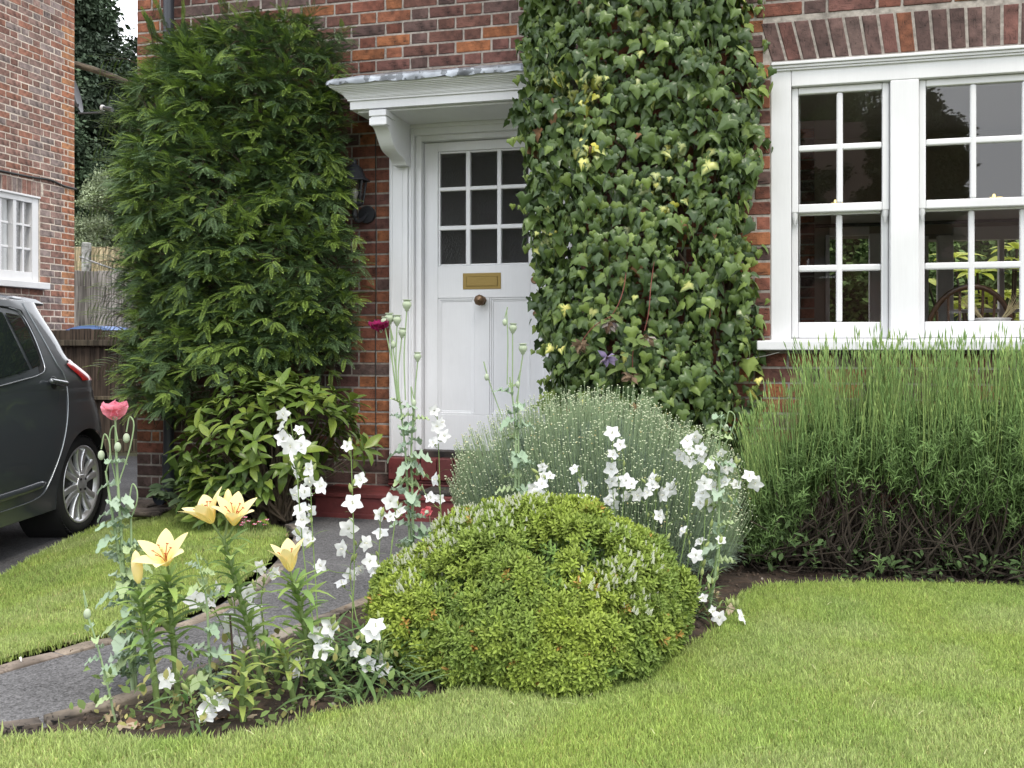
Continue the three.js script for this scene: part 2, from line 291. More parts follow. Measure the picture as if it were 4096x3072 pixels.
const wTone = (o) => { let t = R(); for (const [k, w] of o) { if ((t -= w) < 0) return k; } return o[0][0]; };
const mixDark = [['dark', 0.16], ['grey', 0.14], ['brown', 0.34], ['plum', 0.22], ['red', 0.12], ['orange', 0.025]], mixQuoin = [['orange', 0.34], ['rust', 0.4], ['red', 0.26]], mixBay = [['rust', 0.25], ['red', 0.25], ['brown', 0.22], ['dark', 0.12], ['orange', 0.16]], mixBase = [['dark', 0.6], ['grey', 0.2], ['brown', 0.2]];
// Flemish bond between x0 and x1, broken by openings; returns bricks {x, y, w, h, tone}
function bond(x0, x1, k0, k1, gauge, skip, out, tone) {
  const j = 0.0115;
  for (let k = k0; k < k1; k++) {
    const y = k * gauge + 0.006, h = gauge - 0.012, ym = y + h / 2; let parts = [[x0, x1]];
    for (const [s0, s1, t0, t1] of skip) if (ym > t0 && ym < t1) parts = parts.flatMap(([a, b]) => s1 <= a || s0 >= b ? [[a, b]] : [[a, s0 - 0.003], [s1 + 0.003, b]].filter(([p, q]) => q - p > 0.03));
    for (const [a, b] of parts) {
      let x = a, n = 0, odd = ((k % 2) + 2) % 2;
      while (x < b - 0.02) {
        let w = odd ? (n === 0 ? 0.1025 : n === 1 ? 0.052 : n % 2 ? 0.1025 : 0.215) : (n % 2 ? 0.1025 : 0.215);
        w += U(-0.002, 0.002); if (b - (x + w + j) < 0.045) w = b - x;
        if (w > 0.3) w = (w - j) / 2;
        out.push({ x: x + w / 2, y: ym, w, h, tone: tone(x + w / 2, ym, k, w) }); x += w + j; n++;
      }
    }
  }
  return out;
}

// ---------------------------------------------------------------- the brick house
const house = thing('brick_house', 'red brick house with white front door and white sash window', 'house', [0, 0, 0]);
reseed(101);
const FZ = 0, BZ = 0.66, DX0 = -2.28, DX1 = -1.13;
{
  const m = new MB(), d = 0.0035;
  m.box(-4.08, -0.35, -0.3, DX0, 5.3, FZ - d); m.box(DX1, -0.35, -0.3, -0.7, 5.3, FZ - d); m.box(DX0, 2.34, -0.3, DX1, 5.3, FZ - d); m.box(DX0, -0.35, -0.3, DX1, 0.33, FZ - d);
  m.box(-0.95 + d, -0.35, FZ - d, -0.7, 5.3, BZ - d);                                     // return of the projecting part
  m.box(-0.7, -0.35, 0.4, -0.02, 5.3, BZ - d); m.box(-0.02, -0.35, 0.4, 2.07, 0.98, BZ - d); m.box(-0.02, 2.405, 0.4, 2.07, 5.3, BZ - d); m.box(2.07, -0.35, 0.4, 3.4, 5.3, BZ - d);
  m.box(-4.08, -0.35, -2.6, -3.8, 5.3, -0.3); m.box(3.15, -0.35, -2.6, 3.4, 5.3, 0.4);     // flank walls
  m.box(-3.8, -0.35, -2.6, 0.4, 5.3, -2.4); m.box(0.4, 1.86, -2.6, 0.72, 5.3, -2.4); m.box(0.72, -0.35, -2.6, 1.11, 5.3, -2.4); m.box(1.11, -0.35, -2.6, 2.9, 0.8, -2.4); m.box(1.11, 1.82, -2.6, 2.9, 5.3, -2.4); m.box(2.9, -0.35, -2.6, 3.15, 5.3, -2.4);
  m.build('wall', mortar, house);
  const r = new MB(); r.box(-4.5, 5.3, -3.1, 3.8, 5.42, 1.0);
  r.add(raw([-4.5, 5.42, 1.0, 3.8, 5.42, 1.0, 3.8, 7.2, -1.05, -4.5, 7.2, -1.05, -4.5, 5.42, -3.1, 3.8, 5.42, -3.1], [0, 1, 2, 0, 2, 3, 3, 2, 5, 3, 5, 4, 0, 3, 4, 1, 5, 2]));
  r.build('roof', std({ color: C(0.2, 0.09, 0.06), roughness: 0.9, side: THREE.DoubleSide }), house);
}
{
  const all = [];
  const doorWall = bond(-4.08, -0.95, -3, 70, 0.075, [[DX0, DX1, 0.3, 2.345]], [], (x, y, k) => y < 0.31 ? wTone(mixBase) : x < -3.84 || (x > -2.46 && x < DX0 + 0.01) || (x > -2.46 && x < -2.2 && y > 2.3) ? wTone(R() < 0.8 ? mixQuoin : mixDark) : wTone(mixDark));
  doorWall.forEach((b) => all.push({ ...b, z: FZ, s: (b.y > 2.6 && b.y < 3.34 && !(b.x < -3.6 && b.y > 3.3)) ? 3 : (b.x < -3.8 && b.y > -0.1) || (b.x > -2.75 && b.x < -2.25 && b.y > 0.3) ? 2 : 0 }));
  const bay = bond(-0.95, 3.4, -3, 70, 0.075, [[-0.02, 2.07, 0.985, 2.41], [-0.055, 2.105, 2.4, 2.61]], [], (x, y) => y < 0.5 ? wTone(mixBase) : x < 0 || y < 1 ? wTone(mixBay) : wTone(R() < 0.5 ? mixBay : mixDark));
  bay.forEach((b) => all.push({ ...b, z: BZ, s: b.x > 1.25 || b.x < -0.45 ? 0 : b.y > 2.6 ? (b.y < 2.8 ? 3 : 0) : b.y > 0.98 ? 2.5 : b.y > 0.6 ? 1 : 0 }));
  all.forEach((b, i) => { b.i = i; }); const order = [...all].sort((a, b) => b.s - a.s || a.i - b.i), own = new Set(order.slice(0, 300).filter((b) => b.s > 0));
  const rest = new MB();
  for (const b of all) {
    const g = brickGeo(b.w, b.h, 0.06), p = V(b.x, b.y, b.z + U(-0.0015, 0.0015));
    const sx = b.w / (Math.round(b.w * 200) / 200);
    if (own.has(b)) { const o = mesh('brick', g, pick(brickMats[b.tone]), house); o.position.copy(p); o.scale.x = sx; o.rotation.z = U(-0.004, 0.004); }
    else if (b.y > -0.12) { const f = U(0.86, 1.1); rest.add(boxGeo(-b.w / 2, -b.h / 2, -0.03, b.w / 2, b.h / 2, 0, R(), R()), new THREE.Matrix4().makeTranslation(p.x, p.y, p.z), C(...tones[b.tone].map((q) => q * f))); }
  }
  // the return of the projecting part, mostly behind ivy
  for (let k = -1; k < 70; k++) for (let n = 0; n < 3; n++) rest.add(boxGeo(-0.1, -0.032, -0.03, 0.1, 0.032, 0, R(), R()), new THREE.Matrix4().makeTranslation(-0.95, k * 0.075 + 0.0375, 0.11 + n * 0.215 + (k % 2 ? 0.05 : 0)).multiply(new THREE.Matrix4().makeRotationY(-Math.PI / 2)), C(...tones[wTone(mixBay)]));
  rest.build('brickwork', brickStuff, house, 'stuff');
  // gauged arch over the window
  const n = 28, x0 = -0.02, x1 = 2.07, cx = 1.025, k = 1.05;
  for (let i = 0; i < n; i++) {
    const a = lerp(x0, x1, i / n) + 0.006, b = lerp(x0, x1, (i + 1) / n) - 0.006, A = cx + (a - cx) * k, B = cx + (b - cx) * k, y0 = 2.41, y1 = 2.6 + U(-0.003, 0.003), z = BZ + U(-0.001, 0.002), e = 0.004;
    const P = [[a, y0, z - e], [b, y0, z - e], [B, y1, z - e], [A, y1, z - e]], F = [[a + e, y0 + e, z], [b - e, y0 + e, z], [B - e, y1 - e, z], [A + e, y1 - e, z]], K = P.map(([x, y]) => [x, y, z - 0.06]);
    const p = [], uv = [], idx = [], ox = R(), oy = R(), quad = (...q) => { const o = p.length / 3; q.forEach((w) => { p.push(...w); uv.push(w[1] + ox, w[0] + oy); }); idx.push(o, o + 1, o + 2, o, o + 2, o + 3); };
    quad(...F); for (let s = 0; s < 4; s++) { const t = (s + 1) % 4; quad(P[s], P[t], F[t], F[s]); quad(K[s], K[t], P[t], P[s]); }
    mesh('arch_brick', raw(p, idx, uv), pick(brickMats[wTone([['dark', 0.34], ['grey', 0.16], ['plum', 0.25], ['red', 0.15], ['rust', 0.1]])]), house);
  }
}

// ---------------------------------------------------------------- white joinery
const paintTex = tex(512, (u, v) => clamp(0.92 + (fbm(u, v, 3, 5, 111) - 0.5) * 0.22 + (vnoise(u * 200, v * 14, 200, 112) - 0.5) * 0.03, 0, 1), 1);
const white = std({ color: C(0.73, 0.735, 0.745), map: paintTex, bumpMap: paintTex, bumpScale: 0.002, roughness: 0.38 });
const doorWhite = std({ color: C(0.83, 0.84, 0.865), map: paintTex, bumpMap: paintTex, bumpScale: 0.002, roughness: 0.34 });
const glass = phys({ color: 0xffffff, transmission: 1, thickness: 0, roughness: 0, ior: 1.9, side: THREE.DoubleSide });
const bars = (m, list, r = 0.004) => { for (const q of list) m.add(bevelBox(...q, r)); return m; };
const brass = std({ color: C(0.26, 0.185, 0.06), metalness: 0.75, roughness: 0.45, bumpMap: mortarTex, bumpScale: 0.001 });
const bronze = std({ color: C(0.2, 0.13, 0.08), metalness: 0.7, roughness: 0.4 });
const brightBrass = std({ color: C(0.85, 0.68, 0.3), metalness: 1, roughness: 0.25 });

const win = (() => {
  const m = new MB(), f = BZ - 0.012;
  bars(m, [[-0.02, 1.0, 0.5, 0.078, 2.4, f], [0.536, 1.04, 0.5, 0.665, 2.282, f], [1.377, 1.04, 0.5, 1.506, 2.282, f], [1.966, 1.0, 0.5, 2.068, 2.4, f]], 0.006);
  bars(m, [[0.0785, 2.282, 0.5, 1.9655, 2.398, f - 0.001]], 0.005);
  bars(m, [[-0.018, 2.385, 0.6, 2.066, 2.4, BZ + 0.016], [-0.014, 2.371, 0.6, 2.062, 2.3845, BZ + 0.006], [-0.008, 2.36, 0.6, 2.056, 2.3705, BZ - 0.002]], 0.003);
  const w = m.build('window', white, house);
  const s = new MB(); bars(s, [[-0.085, 0.985, 0.5, 2.135, 1.032, BZ + 0.085]], 0.007); s.add(raw([-0.06, 1.032, BZ + 0.05, 2.11, 1.032, BZ + 0.05, 2.11, 1.05, 0.5, -0.06, 1.05, 0.5], [0, 1, 2, 0, 2, 3])); s.build('window_sill', white, w);
  const sash = (X0, X1, cols, bw) => {
    for (const [y0, y1, gy0, gy1, by0, by1, z, up] of [[1.663, 2.281, 1.705, 2.247, 1.965, 1.997, 0.622, 1], [1.045, 1.672, 1.124, 1.655, 1.375, 1.408, 0.58, 0]]) {
      const g0 = X0 + 0.033, g1 = X1 - 0.033, t = 0.034, q = new MB();
      bars(q, [[X0 + 0.001, y0, z - t, g0, y1, z], [g1, y0, z - t, X1 - 0.001, y1, z], [g0, y0, z - t, g1, gy0, z - 0.0005], [g0, gy1, z - t, g1, y1, z - 0.0005]], 0.006);
      if (up) for (const x of [X0 + 0.017, X1 - 0.017]) q.add(new THREE.LatheGeometry([[0, -0.06], [0.006, -0.055], [0.009, -0.035], [0.015, -0.02], [0.016, 0.004]].map(([a, b]) => new THREE.Vector2(a, b)), 8), new THREE.Matrix4().makeTranslation(x, y0, z - t / 2));
      const S = q.build('sash', white, w); S.name = 'sash';
      const pw = (g1 - g0 - bw * (cols - 1)) / cols, gb = new MB();
      for (let c = 1; c < cols; c++) { const x = g0 + c * pw + (c - 1) * bw; bars(gb, [[x, gy0, z - 0.03, x + bw, gy1, z - 0.004]], 0.009); }
      bars(gb, [[g0, by0, z - 0.03, g1, by1, z - 0.0055]], 0.009); gb.build('glazing_bar', white, w);
      for (let c = 0; c < cols; c++) for (const [a, b] of [[gy0, by0], [by1, gy1]]) { const x = g0 + c * (pw + bw), p = mesh('pane', new THREE.PlaneGeometry(pw + 0.012, b - a + 0.012), glass, w); p.position.set(x + pw / 2, (a + b) / 2, z - 0.018); p.rotation.set(U(-0.004, 0.004), U(-0.004, 0.004), 0); }
    }
    const k = new MB(); k.add(new THREE.CylinderGeometry(0.008, 0.013, 0.018, 12), new THREE.Matrix4().makeTranslation((X0 + X1) / 2 - 0.02, 1.715, 0.6)); bars(k, [[(X0 + X1) / 2 - 0.04, 1.706, 0.586, (X0 + X1) / 2 + 0.015, 1.7095, 0.612]], 0.001); k.build('sash_lock', brightBrass, w);
  };
  sash(0.079, 0.535, 2, 0.03); sash(0.666, 1.376, 3, 0.028); sash(1.507, 1.965, 2, 0.03);
  return w;
})();

// ---------------------------------------------------------------- front door with its frame
{
  const fr = new MB(), cx = (DX0 + DX1) / 2;
  for (const s of [-1, 1]) {
    const b = (x0, x1, z0, z1, y0 = 0.335, y1 = 2.36) => bars(fr, [s < 0 ? [x0, y0, z0, x1, y1, z1] : [2 * cx - x1, y0, z0, 2 * cx - x0, y1, z1]], 0.004);
    b(DX0 + 0.001, -2.159, -0.1, 0.045); b(-2.27, -2.255, 0.03, 0.05); b(-2.2, -2.188, 0.03, 0.05); b(-2.159, -2.126, -0.1, 0.03); b(-2.126, -2.087, -0.1, -0.002, 0.335, 2.35);
    b(-2.145, -2.135, 0.02, 0.037, 0.335, 2.3);
  }
  bars(fr, [[-2.159, 2.29, -0.1, -1.251, 2.36, 0.028], [-2.126, 2.258, -0.1, -1.284, 2.291, -0.004]], 0.004);
  fr.build('door_frame', doorWhite, house);
  const D0 = -2.085, D1 = -1.325, Z = -0.05, m = new MB();
  bars(m, [[D0, 0.372, Z - 0.04, -1.997, 2.255, Z], [-1.415, 0.372, Z - 0.04, D1, 2.255, Z], [-1.997, 2.198, Z - 0.04, -1.415, 2.255, Z - 0.0004], [-1.997, 1.3, Z - 0.04, -1.415, 1.496, Z - 0.0004], [-1.997, 0.372, Z - 0.04, -1.415, 0.59, Z - 0.0004], [-1.762, 0.59, Z - 0.04, -1.668, 1.3, Z - 0.0006]], 0.003);
  const door = m.build('door', doorWhite, house);
  const gx = [[-1.984, -1.82], [-1.79, -1.622], [-1.595, -1.427]], gy = [[1.98, 2.185], [1.743, 1.955], [1.508, 1.715]];
  const gb = new MB(); bars(gb, [[-1.82, 1.497, Z - 0.036, -1.79, 2.197, Z - 0.004], [-1.622, 1.497, Z - 0.036, -1.595, 2.197, Z - 0.004], [-1.996, 1.955, Z - 0.036, -1.416, 1.98, Z - 0.0055], [-1.996, 1.715, Z - 0.036, -1.416, 1.743, Z - 0.0055]], 0.006);
  bars(gb, [[-1.9965, 1.497, Z - 0.03, -1.984, 2.197, Z - 0.006], [-1.427, 1.497, Z - 0.03, -1.4155, 2.197, Z - 0.006], [-1.984, 2.185, Z - 0.03, -1.427, 2.1975, Z - 0.007], [-1.984, 1.4965, Z - 0.03, -1.427, 1.508, Z - 0.007]], 0.004);
  gb.build('glazing_bar', doorWhite, door);
  const ripple = tex(512, (u, v) => clamp(0.5 + (vnoise(u * 44, v * 30, 0, 121) - 0.5) * 0.8 + (vnoise(u * 90, v * 70, 0, 122) - 0.5) * 0.7, 0, 1), 5);
  const obscure = phys({ color: C(0.8, 0.8, 0.78), roughness: 0.1, transmission: 1, thickness: 0, ior: 1.6, bumpMap: ripple, bumpScale: 0.014, side: THREE.DoubleSide });
  for (const [a, b] of gx) for (const [c, d] of gy) { const g = new THREE.PlaneGeometry(b - a + 0.008, d - c + 0.008), T = g.attributes.uv; for (let k = 0; k < 4; k++) T.setXY(k, T.getX(k) * (b - a) + a, T.getY(k) * (d - c) + c); mesh('pane', g, obscure, door).position.set((a + b) / 2, (c + d) / 2, Z - 0.025); }
  for (const [a, b] of [[-1.997, -1.762], [-1.668, -1.415]]) {
    const q = new MB(); bars(q, [[a, 0.59, Z - 0.03, b, 1.3, Z - 0.013]], 0.002);
    for (const [e, z] of [[0.012, Z - 0.004], [0.022, Z - 0.009]]) bars(q, [[a, 0.59, Z - 0.02, a + e, 1.3, z], [b - e, 0.59, Z - 0.02, b, 1.3, z], [a + e, 1.3 - e, Z - 0.02, b - e, 1.3, z - 0.0005], [a + e, 0.59, Z - 0.02, b - e, 0.59 + e, z - 0.0005]], 0.003);
    q.build('panel', doorWhite, door);
  }
  const lp = new MB(); bars(lp, [[-1.836, 1.352, Z, -1.596, 1.45, Z + 0.003]], 0.002); bars(lp, [[-1.812, 1.374, Z + 0.003, -1.62, 1.428, Z + 0.0055]], 0.002);
  for (const q of [[-1.816, 1.37, -1.616, 1.374], [-1.816, 1.428, -1.616, 1.432], [-1.816, 1.374, -1.812, 1.428], [-1.62, 1.374, -1.616, 1.428]]) bars(lp, [[q[0], q[1], Z + 0.002, q[2], q[3], Z + 0.007]], 0.001);
  lp.build('letter_plate', brass, door);
  const kn = new MB(); kn.add(new THREE.LatheGeometry([[0, 0], [0.03, 0], [0.03, 0.004], [0.013, 0.008], [0.012, 0.03], [0.026, 0.036], [0.034, 0.048], [0.034, 0.056], [0.024, 0.068], [0.008, 0.074], [0.006, 0.078], [0, 0.079]].map(([a, b]) => new THREE.Vector2(a, b)), 8), new THREE.Matrix4().makeTranslation(-1.716, 1.283, Z).multiply(new THREE.Matrix4().makeRotationX(Math.PI / 2)));
  kn.build('door_knob', bronze, door);
  for (const [y, r] of [[1.401, 0.022], [1.2, 0.018]]) { const k = new MB(); k.add(new THREE.LatheGeometry([[0, 0.006], [r * 0.35, 0.006], [r * 0.5, 0.004], [r * 0.75, 0.007], [r, 0.005], [r, 0]].map(([a, b]) => new THREE.Vector2(a, b)), 18), new THREE.Matrix4().makeTranslation(-1.388 + (y < 1.3 ? 0.008 : 0), y, Z).multiply(new THREE.Matrix4().makeRotationX(Math.PI / 2))); k.build('lock', bronze, door); }
  mesh('threshold', bevelBox(-2.125, 0.331, -0.1, -1.285, 0.372, 0.03, 0.004), std({ color: C(0.075, 0.055, 0.045), roughness: 0.7, map: stoneTex }), house);
  const hall = new MB(); hall.box(-3.79, 0.2, -2.395, -0.705, 0.34, -0.305); hall.box(-3.79, 2.62, -2.395, -0.705, 2.74, -0.305); hall.box(-3.79, 0.34, -2.39, -0.705, 2.62, -2.36); hall.build('hall_wall', std({ color: C(0.45, 0.4, 0.33), roughness: 0.9 }), house);
}
// ---------------------------------------------------------------- canopy over the door
{
  const x0 = -2.36, x1 = -0.965, zf = 0.44, m = new MB();
  const lay = (y0, y1, e) => m.add(boxGeo(x0 - e, y0, 0.003, x1, y1, zf + e));
  lay(2.365, 2.412, 0.0); lay(2.412, 2.424, 0.012); lay(2.424, 2.43, 0.018);
  for (let i = 0; i < 8; i++) { const t = (i + 1) / 8; lay(2.43 + i * 0.0065, 2.43 + (i + 1) * 0.0065 + (i < 7 ? 0.0002 : 0), 0.022 + 0.066 * (1 - Math.cos(t * Math.PI / 2))); }
  lay(2.482, 2.492, 0.094);
  const canopy = m.build('canopy', doorWhite, house);
  const sf = new MB(); bars(sf, [[x0 + 0.03, 2.352, 0.02, x1, 2.3645, zf - 0.04], [x0 + 0.02, 2.33, 0.003, x1, 2.352, 0.045]], 0.003); sf.build('soffit', doorWhite, canopy);
  // dressed lead, worn and uneven, over the top and down the edge
  const p = [], uv = [], cc = [], idx = [], n = 40, zs = [[0, 2.69], [0.15, 2.64], [0.33, 2.585], [0.47, 2.54], [0.535, 2.523], [0.545, 2.515], [0.547, 2.5], [0.546, 2.486]];
  for (let i = 0; i <= n; i++) for (let k = 0; k < zs.length; k++) { const x = lerp(x0 - 0.1, x1, i / n), w = (k > 3 ? 0.006 : 0.003) * (vnoise(i * 0.9, k * 1.7, 0, 131) - 0.5) * 2; p.push(x, zs[k][1] + w + (i === 0 && k < 6 ? -0.02 : 0), zs[k][0] + w + 0.004); uv.push(x, zs[k][0] + zs[k][1]); if (i < n && k < zs.length - 1) { const a = i * zs.length + k, b = a + zs.length; idx.push(a, a + 1, b, b, a + 1, b + 1); } }
  const o = p.length / 3; for (let k = 0; k < zs.length; k++) { p.push(x0 - 0.101, zs[k][1] - 0.02, zs[k][0] + 0.004, x0 - 0.102, Math.min(2.484, zs[k][1]), zs[k][0] + 0.003); uv.push(0, zs[k][0], 0.04, zs[k][0]); if (k < zs.length - 1) idx.push(o + k * 2, o + k * 2 + 1, o + k * 2 + 2, o + k * 2 + 2, o + k * 2 + 1, o + k * 2 + 3); }
  const leadTex = tex(512, (u, v) => { const a = fbm(u, v, 5, 5, 141), b = fbm(u, v, 14, 4, 142); const k = clamp(0.62 + (a - 0.5) * 0.9, 0, 1) * (b > 0.6 ? 0.45 : 1); return [k * 0.95, k * 0.98, k]; }, 2.2);
  mesh('lead_roof', raw(p, idx, uv), std({ color: C(0.52, 0.55, 0.6), map: leadTex, bumpMap: leadTex, bumpScale: 0.003, roughness: 0.5, metalness: 0.35, side: THREE.DoubleSide }), canopy);
  for (const bx of [[-2.232, -2.142], [-1.268, -1.178]]) {
    const sh = new THREE.Shape(); sh.moveTo(0.05, 2.1); sh.lineTo(0.05, 2.352); sh.lineTo(0.44, 2.352); sh.lineTo(0.44, 2.268); sh.lineTo(0.405, 2.262); sh.bezierCurveTo(0.33, 2.225, 0.33, 2.15, 0.2, 2.14); sh.bezierCurveTo(0.15, 2.135, 0.12, 2.12, 0.11, 2.1);
    const g = new THREE.ExtrudeGeometry(sh, { depth: bx[1] - bx[0] - 0.006, bevelEnabled: true, bevelSize: 0.003, bevelThickness: 0.003, bevelSegments: 1, curveSegments: 10 }), q = new MB();
    q.add(g, new THREE.Matrix4().makeTranslation(bx[1] - 0.003, 0, 0).multiply(new THREE.Matrix4().makeRotationY(-Math.PI / 2))); bars(q, [[bx[0] - 0.008, 2.318, 0.3, bx[1] + 0.008, 2.353, 0.452], [bx[0] - 0.008, 2.268, 0.39, bx[1] + 0.008, 2.31, 0.447]], 0.003);
    q.build('bracket', doorWhite, canopy);
  }
}
// ---------------------------------------------------------------- painted brick steps
{
  const redTex = tex(512, (u, v) => { const a = fbm(u, v, 8, 5, 151), b = vnoise(u * 60, v * 60, 60, 152); return clamp(0.72 + (a - 0.5) * 0.7 - (b > 0.9 ? 0.2 : 0), 0, 1); }, 2);
  const red = std({ color: C(0.175, 0.034, 0.033), map: redTex, bumpMap: redTex, bumpScale: 0.004, roughness: 0.6 }), redD = std({ color: C(0.15, 0.031, 0.031), map: redTex, bumpMap: redTex, bumpScale: 0.004, roughness: 0.6 });
  const st = thing('front_steps', 'dark red painted brick steps below the white door', 'steps');
  const lo = new MB(); bars(lo, [[-2.64, -0.1, 0.002, -1.05, 0.028, 0.348], [-2.63, 0.02, 0.002, -1.05, 0.135, 0.34], [-2.645, 0.118, 0.002, -1.05, 0.148, 0.352]], 0.008); lo.build('lower_step', red, st);
  const up = new MB(); bars(up, [[-2.262, 0.148, 0.0, -1.12, 0.2, 0.085]], 0.004); bars(up, [[-2.268, 0.166, 0.05, -1.115, 0.178, 0.098], [-2.265, 0.184, 0.05, -1.118, 0.196, 0.093]], 0.004);
  const U1 = up.build('upper_step', redD, st);
  for (let i = 0; i < 11; i++) { const a = -2.265 + i * 0.104; mesh('brick', bevelBox(a + 0.002, 0.2, -0.02, a + 0.1025, 0.334 + U(-0.002, 0.001), 0.105 + U(-0.003, 0.003), 0.007, 0.002), R() < 0.5 ? red : redD, U1); }
  const mat = thing('doormat', 'flat dark grey doormat on the lower red step', 'doormat'); mesh('mat', bevelBox(-1.98, 0.149, 0.12, -1.35, 0.172, 0.335, 0.006), std({ color: C(0.1, 0.09, 0.08), map: asphaltTex, roughness: 1 }), mat);
  // broken slabs at the foot of the wall corner
  for (const [i, q] of [[-4.02, -0.03, 0.02, -3.86, 0.0, 0.2], [-3.95, -0.06, 0.06, -3.7, -0.025, 0.3]].entries()) { const o = mesh('stone_slab', bevelBox(...q, 0.012, 0.02), kerbMats[1]); o.rotation.y = 0.0; o.userData = { label: i ? 'larger flat broken stone lying under the downpipe' : 'small broken stone propped against the brick corner', category: 'stone' }; }
}
// ---------------------------------------------------------------- fixed on the wall: downpipe, cables, lantern
{
  const iron = std({ color: C(0.035, 0.04, 0.05), roughness: 0.42 });
  const dp = thing('downpipe', 'black iron downpipe behind the wall shrub at the house corner', 'downpipe', [-3.8, 0, 0.062]);
  mesh('pipe', tubeGeo([V(0, 5.2, 0), V(0, 3, 0), V(0, 0.12, 0)], 0.034, 16), iron, dp);
  for (const y of [0.26, 1.9, 3.7]) mesh('collar', new THREE.LatheGeometry([[0.034, -0.04], [0.042, -0.035], [0.042, 0.03], [0.048, 0.034], [0.048, 0.046], [0.034, 0.05]].map(([a, b]) => new THREE.Vector2(a, b)), 18).translate(0, y, 0), iron, dp);
  mesh('shoe', tubeGeo(curve([[0, 0.26, 0], [0, 0.1, 0.004], [0, 0.05, 0.04], [0, 0.035, 0.11]], 10), (t) => 0.04 + t * 0.004, 16), std({ color: C(0.035, 0.04, 0.05), roughness: 0.42, side: THREE.DoubleSide }), dp);
  const cab = (pts, r, label, c = C(0.03, 0.03, 0.03)) => { const o = mesh('cable', tubeGeo(curve(pts, 30), r, 5), std({ color: c, roughness: 0.6 })); o.userData = { label, category: 'cable' }; };
  cab([[-2.385, 2.3, 0.005], [-2.38, 1.5, 0.006], [-2.384, 0.8, 0.005], [-2.38, 0.27, 0.006]], 0.0028, 'thin black cable down the brick beside the door frame');
  cab([[-3.855, 4.2, 0.006], [-3.857, 3, 0.006], [-3.852, 2.2, 0.006]], 0.004, 'thin black cable left of the black downpipe');
  cab([[-0.4, 0.88, BZ + 0.01], [-0.2, 0.93, BZ + 0.02], [-0.06, 0.955, BZ + 0.04], [0.02, 0.975, BZ + 0.06]], 0.0022, 'pale thin cable under the left end of the window sill', C(0.5, 0.48, 0.45));
  const la = thing('wall_lantern', 'black coach lantern on the brick beside the front door', 'lantern', [-2.46, 1.8, 0]);
  const black = std({ color: C(0.028, 0.03, 0.036), roughness: 0.5 }), mv = (g, y, z, x = 0) => g.translate(x, y, z);
  mesh('back_plate', new THREE.CylinderGeometry(0.052, 0.056, 0.018, 20).rotateX(Math.PI / 2).translate(0.02, 0.02, 0.012), black, la);
  mesh('arm', tubeGeo(curve([[0.02, 0.02, 0.02], [0.01, -0.02, 0.07], [0, -0.03, 0.13], [0, 0.02, 0.15]], 14), 0.011, 8), black, la);
  mesh('holder', mv(new THREE.LatheGeometry([[0, -0.02], [0.014, -0.016], [0.018, 0.0], [0.012, 0.03], [0.02, 0.05], [0.05, 0.062], [0.052, 0.07], [0, 0.07]].map(([a, b]) => new THREE.Vector2(a, b)), 6), 0.0, 0.15), black, la);
  const cage = new MB(); for (let k = 0; k < 6; k++) { const a = k / 6 * 6.283; cage.add(tubeGeo([V(Math.sin(a) * 0.05, 0.068, 0.15 + Math.cos(a) * 0.05), V(Math.sin(a) * 0.072, 0.205, 0.15 + Math.cos(a) * 0.072)], 0.0055, 5)); } cage.build('cage', black, la);
  const gl = mesh('lantern_glass', new THREE.CylinderGeometry(0.07, 0.048, 0.138, 6, 1, true).translate(0, 0.137, 0.15), phys({ color: C(0.75, 0.76, 0.78), transmission: 1, thickness: 0, roughness: 0.15, side: THREE.DoubleSide }), la);
  mesh('bulb', new THREE.LatheGeometry([[0, 0.0], [0.012, 0.002], [0.013, 0.03], [0.022, 0.05], [0.024, 0.066], [0.012, 0.085], [0, 0.09]].map(([a, b]) => new THREE.Vector2(a, b)), 12).translate(0, 0.075, 0.15), std({ color: C(0.55, 0.53, 0.48), roughness: 0.2 }), la);
  mesh('lid', new THREE.LatheGeometry([[0.092, 0.0], [0.094, 0.006], [0.066, 0.03], [0.055, 0.06], [0.042, 0.085], [0.02, 0.1], [0.012, 0.105], [0.018, 0.118], [0.008, 0.13], [0, 0.132]].map(([a, b]) => new THREE.Vector2(a, b)), 6).translate(0, 0.205, 0.15), black, la);
}
